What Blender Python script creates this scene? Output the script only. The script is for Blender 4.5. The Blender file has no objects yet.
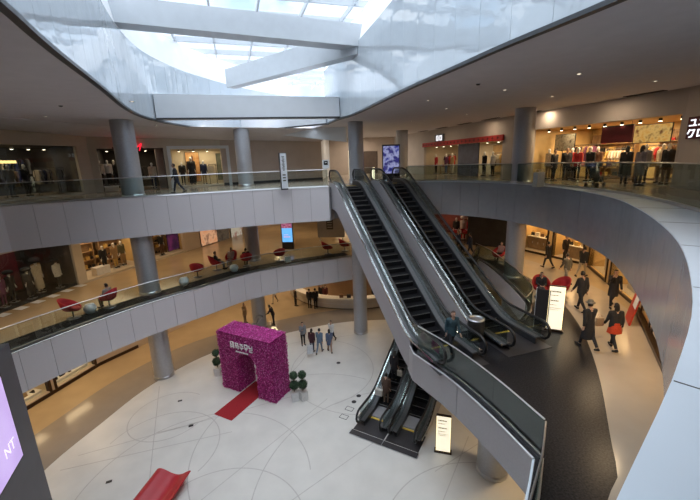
import bpy, bmesh, math, random
import numpy as np
from mathutils import Vector, Matrix
SC = bpy.context.scene
COL = SC.collection
RND = random.Random(7)
EYE = 1.6; L3 = 0.0; L2 = -5.55; L1 = -11.0; CE = 4.0
# ------------------------------------------------------------------ camera
class Cam:
    def __init__(s, f=367, pitch=13.8, roll=1.9, cx=350, cy=250):
        s.f, s.cx, s.cy = f, cx, cy
        t, r = math.radians(pitch), math.radians(roll)
        fw = np.array([0, math.cos(t), -math.sin(t)]); rt = np.array([1, 0, 0.]); up = np.cross(rt, fw)
        s.X = math.cos(r)*rt - math.sin(r)*up
        s.U = math.sin(r)*rt + math.cos(r)*up
        s.F = fw
CAM = Cam()
def at(x, y, z):
    """where the floor at height z is seen in the photograph at (x, y)"""
    d = CAM.F*CAM.f + CAM.X*(x-CAM.cx) - CAM.U*(y-CAM.cy)
    k = (z-EYE)/d[2]
    return (d[0]*k, d[1]*k)
def aty(x, y, Y):
    d = CAM.F*CAM.f + CAM.X*(x-CAM.cx) - CAM.U*(y-CAM.cy)
    k = Y/d[1]
    return (d[0]*k, Y, EYE+d[2]*k)
cd = bpy.data.cameras.new('camera'); cam = bpy.data.objects.new('camera', cd); COL.objects.link(cam)
X, U, F = CAM.X, CAM.U, CAM.F
cam.matrix_world = Matrix(((X[0], U[0], -F[0], 0), (X[1], U[1], -F[1], 0), (X[2], U[2], -F[2], EYE), (0, 0, 0, 1)))
cd.sensor_width = 36; cd.lens = 36*367/700; cd.clip_end = 300; cd.clip_start = 0.05
SC.camera = cam
# ------------------------------------------------------------------ materials
MATS = {}
def mat(name, col, rough=0.5, metal=0.0, var=0.06, scale=6.0, bump=0.0, bscale=40.0, spec=0.5, emit=None, es=0.0, island=None, coat=0.0, detail=2.0):
    """principled material; its colour is broken up by a noise texture"""
    if name in MATS: return MATS[name]
    m = bpy.data.materials.new(name); m.use_nodes = True
    nt = m.node_tree; N = nt.nodes; b = N['Principled BSDF']
    b.inputs['Roughness'].default_value = rough; b.inputs['Metallic'].default_value = metal
    b.inputs['Specular IOR Level'].default_value = spec
    if coat: b.inputs['Coat Weight'].default_value = coat; b.inputs['Coat Roughness'].default_value = 0.05
    tc = N.new('ShaderNodeTexCoord'); nz = N.new('ShaderNodeTexNoise')
    nz.inputs['Scale'].default_value = scale; nz.inputs['Detail'].default_value = detail
    nt.links.new(tc.outputs['Object'], nz.inputs['Vector'])
    rp = N.new('ShaderNodeValToRGB'); e = rp.color_ramp.elements
    e[0].position = 0.3; e[1].position = 0.7
    e[0].color = tuple(max(0, c*(1-var)) for c in col)+(1,); e[1].color = tuple(min(1, c*(1+var)) for c in col)+(1,)
    if island:
        g = N.new('ShaderNodeNewGeometry'); nt.links.new(g.outputs['Random Per Island'], rp.inputs['Fac'])
        while len(e) > 1: e.remove(e[-1])
        for i, c in enumerate(island):
            if i == 0: e[0].position = 0; e[0].color = c+(1,)
            else:
                q = e.new(i/len(island)); q.color = c+(1,)
        rp.color_ramp.interpolation = 'CONSTANT'
    else: nt.links.new(nz.outputs['Fac'], rp.inputs['Fac'])
    nt.links.new(rp.outputs['Color'], b.inputs['Base Color'])
    if bump:
        n2 = N.new('ShaderNodeTexNoise'); n2.inputs['Scale'].default_value = bscale; n2.inputs['Detail'].default_value = 3
        nt.links.new(tc.outputs['Object'], n2.inputs['Vector'])
        bp = N.new('ShaderNodeBump'); bp.inputs['Strength'].default_value = bump; bp.inputs['Distance'].default_value = 0.05
        nt.links.new(n2.outputs['Fac'], bp.inputs['Height']); nt.links.new(bp.outputs['Normal'], b.inputs['Normal'])
    if emit:
        b.inputs['Emission Color'].default_value = tuple(emit)+(1,); b.inputs['Emission Strength'].default_value = es
    MATS[name] = m
    return m
def glass(name, tint, refl=0.06, rough=0.02):
    """clear sheet glass: see-through with a mirror reflection that grows at grazing angles"""
    if name in MATS: return MATS[name]
    m = bpy.data.materials.new(name); m.use_nodes = True; nt = m.node_tree; N = nt.nodes
    for n in list(N):
        if n.type == 'BSDF_PRINCIPLED': N.remove(n)
    out = [n for n in N if n.type == 'OUTPUT_MATERIAL'][0]
    t = N.new('ShaderNodeBsdfTransparent'); t.inputs['Color'].default_value = tuple(tint)+(1,)
    g = N.new('ShaderNodeBsdfGlossy'); g.inputs['Roughness'].default_value = rough; g.inputs['Color'].default_value = (.9, .95, .95, 1)
    lw = N.new('ShaderNodeLayerWeight'); lw.inputs['Blend'].default_value = 0.3
    mt = N.new('ShaderNodeMath'); mt.operation = 'MULTIPLY_ADD'; mt.inputs[1].default_value = 0.16; mt.inputs[2].default_value = refl
    mx = N.new('ShaderNodeMixShader')
    nt.links.new(lw.outputs['Facing'], mt.inputs[0]); nt.links.new(mt.outputs[0], mx.inputs['Fac'])
    nt.links.new(t.outputs[0], mx.inputs[1]); nt.links.new(g.outputs[0], mx.inputs[2]); nt.links.new(mx.outputs[0], out.inputs['Surface'])
    MATS[name] = m
    return m
def screen_mat(name, cols, es, scale=3.0):
    """a lit screen: the picture is a coarse noise between a few colours"""
    m = bpy.data.materials.new(name); m.use_nodes = True; nt = m.node_tree; N = nt.nodes; b = N['Principled BSDF']
    tc = N.new('ShaderNodeTexCoord'); nz = N.new('ShaderNodeTexNoise'); nz.inputs['Scale'].default_value = scale; nz.inputs['Detail'].default_value = 3
    nt.links.new(tc.outputs['Object'], nz.inputs['Vector'])
    rp = N.new('ShaderNodeValToRGB'); e = rp.color_ramp.elements
    e[0].color = cols[0]+(1,); e[0].position = .3; e[1].color = cols[-1]+(1,); e[1].position = .7
    for i, c in enumerate(cols[1:-1]):
        q = e.new(.3+.4*(i+1)/(len(cols)-1)); q.color = c+(1,)
    nt.links.new(nz.outputs['Fac'], rp.inputs['Fac'])
    b.inputs['Base Color'].default_value = (.02, .02, .02, 1); b.inputs['Roughness'].default_value = .2
    nt.links.new(rp.outputs['Color'], b.inputs['Emission Color']); b.inputs['Emission Strength'].default_value = es
    return m
# ------------------------------------------------------------------ mesh builder
class MB:
    def __init__(s): s.v = []; s.f = []; s.m = []; s.s = []
    def add(s, vs, fs, mi=0, smooth=False):
        o = len(s.v); s.v += [tuple(map(float, p)) for p in vs]
        for f in fs: s.f.append(tuple(i+o for i in f)); s.m.append(mi); s.s.append(smooth)
        return s
    def hexa(s, p, mi=0):  # 4 bottom points counter-clockwise, 4 top points
        return s.add(p, [(3, 2, 1, 0), (4, 5, 6, 7), (0, 1, 5, 4), (1, 2, 6, 5), (2, 3, 7, 6), (3, 0, 4, 7)], mi)
    def box(s, c, d, rz=0, mi=0, taper=1.0):
        hx, hy, hz = d[0]/2, d[1]/2, d[2]/2; co, si = math.cos(rz), math.sin(rz); p = []
        for z in (-hz, hz):
            k = taper if z > 0 else 1
            for x, y in ((-hx, -hy), (hx, -hy), (hx, hy), (-hx, hy)):
                x *= k; y *= k
                p.append((c[0]+x*co-y*si, c[1]+x*si+y*co, c[2]+z))
        return s.hexa(p, mi)
    def bb(s, x0, x1, y0, y1, z0, z1, mi=0):
        return s.box(((x0+x1)/2, (y0+y1)/2, (z0+z1)/2), (x1-x0, y1-y0, z1-z0), 0, mi)
    def bar(s, a, b, w, h, mi=0, up=(0, 0, 1)):  # rectangular bar from a to b
        a, b = Vector(a), Vector(b); d = (b-a).normalized(); u = Vector(up)
        x = d.cross(u).normalized()*(w/2); u2 = x.cross(d).normalized()*(h/2)
        return s.hexa([a-x-u2, a+x-u2, b+x-u2, b-x-u2, a-x+u2, a+x+u2, b+x+u2, b-x+u2], mi)
    def tube(s, pts, r, n=8, mi=0, cap=True, closed=False):
        pts = [Vector(p) for p in pts]; k = len(pts)
        rs = r if isinstance(r, (list, tuple)) else [r]*k
        vs = []; fs = []; ref = None
        for i, p in enumerate(pts):
            a = pts[(i-1) % k] if (i > 0 or closed) else p; b = pts[(i+1) % k] if (i < k-1 or closed) else p
            t = (b-a); t = t.normalized() if t.length > 1e-9 else Vector((0, 0, 1))
            if ref is None: ref = Vector((0, 0, 1)) if abs(t.z) < .9 else Vector((1, 0, 0))
            x = (ref - t*ref.dot(t)); x = x.normalized() if x.length > 1e-6 else t.orthogonal().normalized(); ref = x
            y = t.cross(x)
            for j in range(n):
                an = 2*math.pi*j/n; vs.append(p+(x*math.cos(an)+y*math.sin(an))*rs[i])
        for i in range(k if closed else k-1):
            i2 = (i+1) % k
            for j in range(n): fs.append((i*n+j, i*n+(j+1) % n, i2*n+(j+1) % n, i2*n+j))
        s.add(vs, fs, mi, True)
        if cap and not closed: s.add(vs[:n], [tuple(reversed(range(n)))], mi); s.add(vs[-n:], [tuple(range(n))], mi)
        return s
    def lathe(s, prof, c=(0, 0, 0), n=16, mi=0, sx=1, sy=1, smooth=True, capb=True, capt=True):
        vs = []; fs = []
        for r, z in prof:
            for j in range(n):
                a = 2*math.pi*j/n; vs.append((c[0]+r*sx*math.cos(a), c[1]+r*sy*math.sin(a), c[2]+z))
        for i in range(len(prof)-1):
            for j in range(n): fs.append((i*n+j, i*n+(j+1) % n, (i+1)*n+(j+1) % n, (i+1)*n+j))
        s.add(vs, fs, mi, smooth)
        if capb: s.add(vs[:n], [tuple(reversed(range(n)))], mi)
        if capt: s.add(vs[-n:], [tuple(range(n))], mi)
        return s
    def ell(s, c, r, n=12, m=8, mi=0):
        prof = [(max(1e-4, math.sin(math.pi*i/m)), -math.cos(math.pi*i/m)) for i in range(m+1)]
        vs = []; fs = []
        for q, z in prof:
            for j in range(n):
                a = 2*math.pi*j/n; vs.append((c[0]+r[0]*q*math.cos(a), c[1]+r[1]*q*math.sin(a), c[2]+r[2]*z))
        for i in range(m):
            for j in range(n): fs.append((i*n+j, i*n+(j+1) % n, (i+1)*n+(j+1) % n, (i+1)*n+j))
        return s.add(vs, fs, mi, True)
    def prism(s, poly, z0, z1, mi=0):
        n = len(poly)
        vs = [(p[0], p[1], z0) for p in poly]+[(p[0], p[1], z1) for p in poly]
        fs = [tuple(reversed(range(n))), tuple(range(n, 2*n))]+[(i, (i+1) % n, n+(i+1) % n, n+i) for i in range(n)]
        return s.add(vs, fs, mi)
    def xprism(s, poly, x0, x1, mi=0):  # polygon in (y, z) pushed along x
        n = len(poly)
        vs = [(x0, p[0], p[1]) for p in poly]+[(x1, p[0], p[1]) for p in poly]
        fs = [tuple(reversed(range(n))), tuple(range(n, 2*n))]+[(i, (i+1) % n, n+(i+1) % n, n+i) for i in range(n)]
        return s.add(vs, fs, mi)
    def ribbon(s, top, bot, mi=0, smooth=False):
        n = len(top)
        return s.add(list(top)+list(bot), [(i, n+i, n+i+1, i+1) for i in range(n-1)], mi, smooth)
    def wall(s, a, b, t, mi=0):  # thick sheet: rows a, b of equal length (top, bottom), thickness vectors t
        n = len(a)
        A = [Vector(p) for p in a]; B = [Vector(p) for p in b]; T = [Vector(q) for q in t]
        vs = A+B+[p+q for p, q in zip(A, T)]+[p+q for p, q in zip(B, T)]
        fs = []
        for i in range(n-1):
            fs += [(i, n+i, n+i+1, i+1), (2*n+i+1, 3*n+i+1, 3*n+i, 2*n+i), (i+1, 2*n+i+1, 2*n+i, i), (n+i, 3*n+i, 3*n+i+1, n+i+1)]
        fs += [(0, 2*n, 3*n, n), (n-1, 2*n-1, 4*n-1, 3*n-1)]
        return s.add(vs, fs, mi)
def obj(name, mb, ms, parent=None, bevel=0.0, loc=None, rz=0.0):
    me = bpy.data.meshes.new(name); me.from_pydata(mb.v, [], mb.f)
    for m in (ms if isinstance(ms, (list, tuple)) else [ms]): me.materials.append(m)
    me.polygons.foreach_set('material_index', mb.m); me.polygons.foreach_set('use_smooth', mb.s)
    bm = bmesh.new(); bm.from_mesh(me); bmesh.ops.recalc_face_normals(bm, faces=bm.faces); bm.to_mesh(me); bm.free()
    me.update(); o = bpy.data.objects.new(name, me); COL.objects.link(o)
    if parent is not None: o.parent = parent
    if loc is not None: o.location = loc
    o.rotation_euler.z = rz
    if bevel:
        bv = o.modifiers.new('bevel', 'BEVEL'); bv.width = bevel; bv.segments = 2; bv.limit_method = 'ANGLE'; bv.angle_limit = math.radians(40)
    return o
def struct(name, mb, ms, bevel=0.0):
    o = obj(name, mb, ms, None, bevel); o['kind'] = 'structure'; return o
def thing(name, label, cat, loc=(0, 0, 0), rz=0.0, group=None):
    o = bpy.data.objects.new(name, None); COL.objects.link(o); o.empty_display_size = .2
    o.location = loc; o.rotation_euler = (0, 0, rz); return tag(o, label, cat, group)
def tag(o, label, cat, group=None):
    o['label'] = label; o['category'] = cat
    if group: o['group'] = group
    return o
def dup(root, loc, rz, label=None, group=None):
    r = root.copy(); COL.objects.link(r); r.location = loc; r.rotation_euler = (0, 0, rz)
    if label: r['label'] = label
    if group: r['group'] = group
    for ch in list(root.children):
        c = ch.copy(); COL.objects.link(c); c.parent = r
        for g in list(ch.children):
            d = g.copy(); COL.objects.link(d); d.parent = c
    return r
def spline(pts, step=0.5, closed=False):
    """Catmull-Rom through the points, resampled evenly"""
    P = [Vector(p) for p in pts]; n = len(P); out = []
    for i in range(n if closed else n-1):
        g = lambda k: P[k % n] if closed else P[max(0, min(n-1, k))]
        p0, p1, p2, p3 = g(i-1), g(i), g(i+1), g(i+2)
        for j in range(24):
            t = j/24
            out.append(.5*((2*p1)+(p2-p0)*t+(2*p0-5*p1+4*p2-p3)*t*t+(3*p1-p0-3*p2+p3)*t**3))
    out.append(P[0].copy() if closed else P[-1].copy())
    d = [0.0]
    for a, b in zip(out, out[1:]): d.append(d[-1]+(b-a).length)
    m = max(2, round(d[-1]/step)+1); res = []; k = 0
    for i in range(m):
        t = d[-1]*i/(m-1)
        while k < len(d)-2 and d[k+1] < t: k += 1
        f = 0 if d[k+1] == d[k] else (t-d[k])/(d[k+1]-d[k])
        res.append(out[k].lerp(out[k+1], f))
    if closed: res.pop()
    return res
def normals2(pts, flip=1):
    """horizontal unit normals of a path (left of travel if flip = 1)"""
    out = []
    for i in range(len(pts)):
        a = Vector(pts[max(0, i-1)]); b = Vector(pts[min(len(pts)-1, i+1)]); t = (b-a)
        out.append(Vector((-t.y, t.x, 0)).normalized()*flip)
    return out
def slab_mesh(outer, hole, z0, z1):
    """flat slab with a hole, filled by a 2D curve"""
    cu = bpy.data.curves.new('tmp', 'CURVE'); cu.dimensions = '2D'; cu.fill_mode = 'BOTH'; cu.extrude = (z1-z0)/2
    for pts in [outer]+([hole] if hole else []):
        sp = cu.splines.new('POLY'); sp.points.add(len(pts)-1); sp.use_cyclic_u = True
        for q, p in zip(sp.points, pts): q.co = (p[0], p[1], 0, 1)
    o = bpy.data.objects.new('tmp', cu); COL.objects.link(o)
    me = bpy.data.meshes.new_from_object(o.evaluated_get(bpy.context.evaluated_depsgraph_get()))
    bpy.data.objects.remove(o); bpy.data.curves.remove(cu)
    mb = MB(); mb.add([(v.co.x, v.co.y, v.co.z+(z0+z1)/2) for v in me.vertices], [tuple(p.vertices) for p in me.polygons])
    bpy.data.meshes.remove(me)
    return mb
def text_mesh(body, size, ext=0.01, shear=0.0):
    cu = bpy.data.curves.new('tmp', 'FONT'); cu.body = body; cu.size = size; cu.extrude = ext; cu.align_x = 'CENTER'; cu.align_y = 'CENTER'; cu.shear = shear
    cu.resolution_u = 3
    o = bpy.data.objects.new('tmp', cu); COL.objects.link(o)
    me = bpy.data.meshes.new_from_object(o.evaluated_get(bpy.context.evaluated_depsgraph_get()))
    bpy.data.objects.remove(o); bpy.data.curves.remove(cu)
    V = [tuple(v.co) for v in me.vertices]; Fs = [tuple(p.vertices) for p in me.polygons]; bpy.data.meshes.remove(me)
    return V, Fs
def put_text(mb, body, size, o, ux, uz, ext=0.01, shear=0.0, mi=0):
    """text standing in the plane through o spanned by ux (reading direction) and uz (up)"""
    V, Fs = text_mesh(body, size, ext, shear); o, ux, uz = Vector(o), Vector(ux), Vector(uz); nn = ux.cross(uz)
    mb.add([o+ux*v[0]+uz*v[1]+nn*v[2] for v in V], Fs, mi)
def area_light(name, loc, size, power, col, rot=(0, 0, 0), sy=None):
    l = bpy.data.lights.new(name, 'AREA'); l.energy = power; l.color = col; l.shape = 'RECTANGLE' if sy else 'DISK'; l.size = size
    if sy: l.size_y = sy
    o = bpy.data.objects.new(name, l); COL.objects.link(o); o.location = loc; o.rotation_euler = rot; return o
WARM = (1.0, 0.72, 0.42); WARM2 = (1.0, 0.62, 0.28)
# ================================================================== THE BUILDING
M_fascia = mat('fascia_panel', (.62, .595, .615), .5, 0.0, .05, 60, .08, 90)
M_fascia_gloss = mat('fascia_polished_panel', (.44, .47, .52), .20, .3, .04, 3, .03, 2.5)
M_seam = mat('dark_seam', (.05, .05, .055), .6); M_joint = mat('grey_joint', (.22, .21, .22), .6)
M_white_floor = mat('white_stone_floor', (.66, .65, .62), .38, 0, .05, 1.2, 0, 40, .4, detail=6)
M_tan_floor = mat('tan_stone_floor', (.43, .33, .21), .16, 0, .06, .9, detail=5)
M_grey_floor = mat('grey_stone_band', (.30, .26, .22), .14, 0, .05, 1.0, detail=5)
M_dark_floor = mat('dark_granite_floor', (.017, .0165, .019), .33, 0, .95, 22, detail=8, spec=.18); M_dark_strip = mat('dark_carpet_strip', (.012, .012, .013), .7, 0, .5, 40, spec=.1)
M_pale_walk = mat('beige_stone_walk', (.42, .36, .29), .18, 0, .05, 1.0, detail=5)
M_ceiling = mat('ceiling_plaster', (.68, .66, .69), .85, 0, .03, 2)
M_drum = mat('white_glossy_panel', (.52, .58, .63), .03, .25, .02, 1.5, .5, .8, .8)
M_white = mat('white_paint', (.72, .76, .80), .45, 0, .02, 2)
M_steel_white = mat('white_steel', (.48, .52, .56), .4, 0, .03, 3)
M_beige = mat('beige_wall_paint', (.50, .42, .36), .8, 0, .04, 1.5)
M_wall = mat('warm_grey_wall', (.52, .48, .455), .75, 0, .04, 1.5)
M_dark = mat('dark_wall', (.03, .028, .03), .6, 0, .2, 2)
M_column = mat('brushed_metal_column', (.44, .45, .48), .38, .45, .05, 12)
M_steel = mat('brushed_steel', (.62, .63, .65), .28, .95, .05, 30)
M_chrome = mat('polished_steel', (.75, .75, .76), .14, 1.0, .03, 20)
M_black = mat('black_rubber', (.012, .012, .013), .38, 0, .2, 10)
M_glass = glass('railing_glass', (.88, .93, .92), .02)
M_glass_dark = glass('tinted_railing_glass', (.66, .73, .72), .03)
M_sky_glass = glass('skylight_glass', (.97, .98, 1.0), .02)
M_shop_glass = glass('shop_window_glass', (.93, .95, .95), .01)
M_ledge = mat('pale_ledge_coating', (.70, .78, .86), .35, .1, .02, 2)

# --- edges of the floors round the atrium (plan curves)
l3_left = [(-16.1, 17.1), (-14.4, 18.1), (-12.6, 19.1), (-10.7, 20.0), (-8.4, 20.95), (-5.8, 22.0), (-3.4, 22.75), (-1.2, 23.1)]
l3_right = [(3.9, 25.3), (6.6, 24.0), (8.7, 21.7), (9.75, 19.0), (9.9, 16.0), (9.35, 12.9), (8.2, 10.2), (6.75, 7.6), (5.44, 5.66), (3.8, 3.69), (2.55, 2.44), (1.33, 1.365), (.06, .28), (-1.2, -.7)]
l3_close = [(-4, -2.5), (-10, -1), (-16, 5), (-18, 11), (-17.2, 15)]
V3 = lambda ps, z=0: [Vector((p[0], p[1], z)) for p in ps]
C3L = spline(V3(l3_left), .5); C3R = spline(V3(l3_right), .5)
hole3 = [(p.x, p.y) for p in C3L]+[(-1.0, 23.9), (1.2, 24.6), (1.7, 24.9), (3.8, 25.4)]+[(p.x, p.y) for p in C3R]+l3_close
OUT = [(-24, -9), (24, -9), (24, 62), (-24, 62)]
o = struct('floor', slab_mesh(OUT, hole3, -2.05, 0.0), M_pale_walk)
o['label'] = 'top gallery floor slab round the atrium opening'
l2_left = [(-14.2, 12.6), (-13.8, 13.4), (-13.2, 14.75), (-12.2, 16.6), (-10.9, 18.6), (-9.0, 20.8), (-6.8, 23.4), (-3.6, 25.3), (0.1, 26.9)]
l2_plat = [(2.3, 12.45), (3.2, 10.75), (3.85, 9.0), (4.3, 7.35)]
l2_right = [(8.9, 25.6), (9.15, 23.5), (9.0, 20.5), (8.75, 18.0), (8.4, 16.3), (7.5, 15.1)]
l2_close = [(3.5, 6.1), (2.6, 5.0), (-1, 1.0), (-8, 1.5), (-14.5, 7)]
C2L = spline(V3(l2_left), .5); C2R = spline(V3(l2_right), .4); C2P = spline(V3(l2_plat), .4)
hole2 = [(p.x, p.y) for p in C2L]+[(3, 27.2), (5.2, 26.6), (6.2, 25.75), (8.4, 25.9)]+[(p.x, p.y) for p in C2R]+[(5.4, 14.35), (4.55, 14.1), (2.65, 13.45)]+[(p.x, p.y) for p in C2P]+l2_close
o = struct('floor', slab_mesh(OUT, hole2, L2-1.15, L2), M_tan_floor)
o['label'] = 'middle gallery floor slab'
mb = MB(); mb.bb(-24, 24, -9, 62, L1-.3, L1); struct('floor', mb, M_tan_floor)
# white stone court on the ground floor with its grey ring
white_edge = [(-12.0, 6), (-13.3, 10), (-13.5, 13.2), (-12.95, 16.0), (-12.1, 19.2), (-10.2, 22.4), (-7.6, 24.4), (-4.9, 25.6), (-2.0, 26.8), (0.6, 27.3), (4, 27.2), (9, 26), (12, 22), (13, 14), (11, 4), (4, -2), (-6, -1)]
WE = spline(V3(white_edge), .6, True)
NW = normals2(WE)
mb = MB(); mb.prism([(p.x-n.x*0, p.y) for p, n in zip(WE, NW)], L1, L1+.008); o = struct('floor', mb, M_white_floor)
grey = [(p+n*2.6) for p, n in zip(WE, NW)]
mb = MB(); mb.prism([(p.x, p.y) for p in grey], L1-.1, L1+.004); struct('floor', mb, M_grey_floor)
# drawn curves in the white stone
M_inlay = mat('grey_floor_inlay', (.50, .48, .46), .3)
mb = MB()
def ring(cx, cy, r, a0=0, a1=360, w=.045):
    P = [(cx+r*math.cos(math.radians(a0+(a1-a0)*i/72)), cy+r*math.sin(math.radians(a0+(a1-a0)*i/72))) for i in range(73)]
    a = [((x-cx)*(r+w/2)/r+cx, (y-cy)*(r+w/2)/r+cy, L1+.0105) for x, y in P]; b = [((x-cx)*(r-w/2)/r+cx, (y-cy)*(r-w/2)/r+cy, L1+.0105) for x, y in P]
    mb.ribbon(a, b)
for cx, cy, r, a0, a1 in ((-9.7, 16.6, 1.9, 60, 340), (-6.5, 12.0, 4.6, 10, 200), (-2.0, 14.5, 5.4, 60, 250), (-2.6, 20.5, 3.8, -70, 190), (-9.0, 14.2, 2.6, -30, 170), (2.5, 11.5, 6.6, 75, 190), (-5.0, 9.8, 3.2, 0, 180), (0.5, 20.5, 4.4, 90, 300), (-12, 24, 9.0, -75, -5), (4.5, 9.0, 3.9, 20, 190)):
    ring(cx, cy, r, a0, a1)
for a, b in (((-11.5, 19.2), (-7.5, 10.0)), ((-12.6, 14.0), (-3.0, 18.0)), ((-8, 9), (-1.5, 17.5)), ((3.5, 16.5), (-3, 11)), ((5.2, 14.4), (2.6, 10.2)), ((-12.8, 13.2), (-6, 15.2)), ((3.2, 12.5), (8, 15.5))):
    mb.bar((a[0], a[1], L1+.0085), (b[0], b[1], L1+.0085), .035, .004)
o = struct('trim_1', mb, M_inlay)
# dark granite on the middle floor: the strip behind the railing and the escalator landing
mb = MB()
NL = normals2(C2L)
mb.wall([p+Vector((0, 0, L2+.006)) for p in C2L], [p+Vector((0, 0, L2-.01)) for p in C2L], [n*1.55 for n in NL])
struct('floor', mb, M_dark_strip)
carpet = [(3.5, 6.1), (4.6, 5.2), (5.2, 6.2), (5.85, 6.75), (6.5, 7.9), (7.9, 10.4), (9.0, 12.7), (9.8, 14.8), (10.4, 17.2), (10.6, 19.4), (10.5, 21.5), (9.9, 24.5), (9.2, 25.6)]
CP = spline(V3(carpet), .5)
poly = [(p.x, p.y) for p in CP]+[(p.x, p.y) for p in C2R]+[(5.4, 14.35), (4.55, 14.1), (2.65, 13.45)]+[(p.x, p.y) for p in C2P]
struct('floor', slab_mesh(poly, None, L2-.01, L2+.006), M_dark_floor)
pale = [(p.x, p.y) for p in CP]+[(11.5, 27), (13.2, 22), (13.3, 18), (12.6, 15), (11.3, 12), (9.7, 9.3), (8, 6.8), (5.8, 4.2)]
struct('floor', slab_mesh(pale, None, L2-.01, L2+.003), M_pale_walk)
# --- fascias: panels with open joints over a dark backing
def fascia(name, path, ztop, zbot, out, m, pw=1.15, thick=.05):
    """out = +1/-1 side on which the panels stand"""
    N_ = normals2(path, out)
    mb = MB()
    mb.wall([p+n*.02+Vector((0, 0, ztop-.03)) for p, n in zip(path, N_)], [p+n*.02+Vector((0, 0, zbot+.03)) for p, n in zip(path, N_)], [-n*.015 for n in N_], 1)
    d = [0.0]
    for a, b in zip(path, path[1:]): d.append(d[-1]+(b-a).length)
    def pos(t):
        t = max(0, min(d[-1], t)); k = 0
        while k < len(d)-2 and d[k+1] < t: k += 1
        f = (t-d[k])/(d[k+1]-d[k]); return path[k].lerp(path[k+1], f), N_[k].lerp(N_[k+1], f).normalized()
    cnt = max(1, round(d[-1]/pw)); w = d[-1]/cnt
    for i in range(cnt):
        rows = [pos(i*w+.008+(w-.016)*j/4) for j in range(5)]
        mb.wall([p+n*.02+Vector((0, 0, ztop)) for p, n in rows], [p+n*.02+Vector((0, 0, zbot)) for p, n in rows], [n*thick for p, n in rows], 0)
    return struct(name, mb, [m, M_joint])
# the atrium lies to the right of travel for the left arcs and for the right ones as they are listed
fascia('trim_2', C3L, 0.02, -2.1, -1, M_fascia)
fascia('trim_3', C3R, 0.0, -2.1, -1, M_fascia_gloss, 1.25)
fascia('trim_4', C2L, L2+.02, L2-1.78, -1, M_fascia)
plat_path = [Vector((2.25, 13.3, 0)), Vector((2.3, 12.45, 0))]+C2P[1:]
fascia('trim_5', plat_path, L2+.02, L2-1.15, -1, mat('grey_landing_fascia', (.36, .35, .365), .5, .1, .04, 20), 3.0)
fascia('trim_6', spline(V3([(4.3, 7.35), (3.5, 6.1), (2.6, 5.0)]), .4), L2+.02, L2-1.15, -1, M_ledge, 3.0)
fascia('trim_29', spline(V3(l3_close+[(-16.1, 17.1)]), .5), 0.02, -2.1, -1, M_fascia)
fascia('trim_30', spline(V3(l2_close[1:]+[(-14.2, 12.6)]), .5), L2+.02, L2-1.78, -1, M_fascia)
fascia('trim_7', C2R, L2+.02, L2-1.15, -1, M_fascia, 2.0)
mb = MB()   # bright metal nosing on the landing edge and on the left edges
for path, z in ((C2P, L2), (C2L, L2), (C3L, 0)):
    mb.tube([p+n*.06+Vector((0, 0, z+.03)) for p, n in zip(path, normals2(path, -1))], .035, 6)
struct('trim_8', mb, M_steel)
# wide pale ledge on the right, widening towards the viewer
NR = normals2(C3R); wl = []
for i, p in enumerate(C3R):
    wl.append(max(.12, min(1.5, .12+(19-p.y)/13*1.3)))
G3 = [p+n*w for p, n, w in zip(C3R, NR, wl)]
mb = MB(); mb.wall([p+Vector((0, 0, .03))-n*.09 for p, n in zip(C3R, NR)], [p+Vector((0, 0, .005))-n*.09 for p, n in zip(C3R, NR)], [n*(w+.09) for n, w in zip(NR, wl)], 0)
for i in range(6, len(C3R)-1, 5):
    mb.bar(C3R[i]-NR[i]*.08+Vector((0, 0, .031)), G3[i]+Vector((0, 0, .031)), .012, .004, 1)
struct('trim_9', mb, [M_ledge, M_seam])
# --- ceiling of the top gallery with the drum opening
drum_l = [(-3.0, 2.4), (-4.4, 4.4), (-4.95, 6.0), (-5.9, 8.2), (-7.5, 12.3), (-9.2, 16.5), (-10.1, 19.6), (-10.3, 22.3), (-9.8, 26.0), (-7.9, 31.0), (-5.0, 35.5)]
drum_r = [(-1.3, 26.3), (-.6, 23.9), (.35, 21.6), (1.3, 18.0), (2.1, 14.7), (3.05, 11.4), (3.65, 9.3), (4.1, 8.0), (4.5, 6.8), (5.0, 5.0), (4.4, 3.0), (2.0, 1.9)]
DL = spline(V3(drum_l), .6); DR = spline(V3(drum_r), .6)
hole_c = [(p.x, p.y) for p in DL]+[(p.x, p.y) for p in DR]
o = struct('ceiling', slab_mesh(OUT, hole_c, CE, CE+.3), M_ceiling)
def drum_wall(name, path, z0, z1, side, lean=0.0, m=M_drum, pw=1.15):
    mb = MB(); N_ = normals2(path, side)
    d = [0.0]
    for a, b in zip(path, path[1:]): d.append(d[-1]+(b-a).length)
    def pos(t):
        k = 0
        while k < len(d)-2 and d[k+1] < t: k += 1
        f = (t-d[k])/(d[k+1]-d[k]); return path[k].lerp(path[k+1], f), N_[k].lerp(N_[k+1], f).normalized()
    cnt = max(1, round(d[-1]/pw)); w = d[-1]/cnt
    for i in range(cnt):
        rows = [pos(min(d[-1], i*w+.004+(w-.008)*j/2)) for j in range(3)]
        mb.wall([p+n*(.035-lean)+Vector((0, 0, z1)) for p, n in rows], [p+n*.035+Vector((0, 0, z0)) for p, n in rows], [-n*.03 for p, n in rows])
    mb.wall([p-n*(lean+.06)+Vector((0, 0, z1)) for p, n in zip(path, N_)], [p-n*.06+Vector((0, 0, z0)) for p, n in zip(path, N_)], [-n*.12 for n in N_], 1)
    return struct(name, mb, [m, M_white])
drum_wall('wall_left', DL, CE+.02, 7.3, -1)
drum_wall('wall_right', DR, CE+.02, 7.3, -1)
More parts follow.
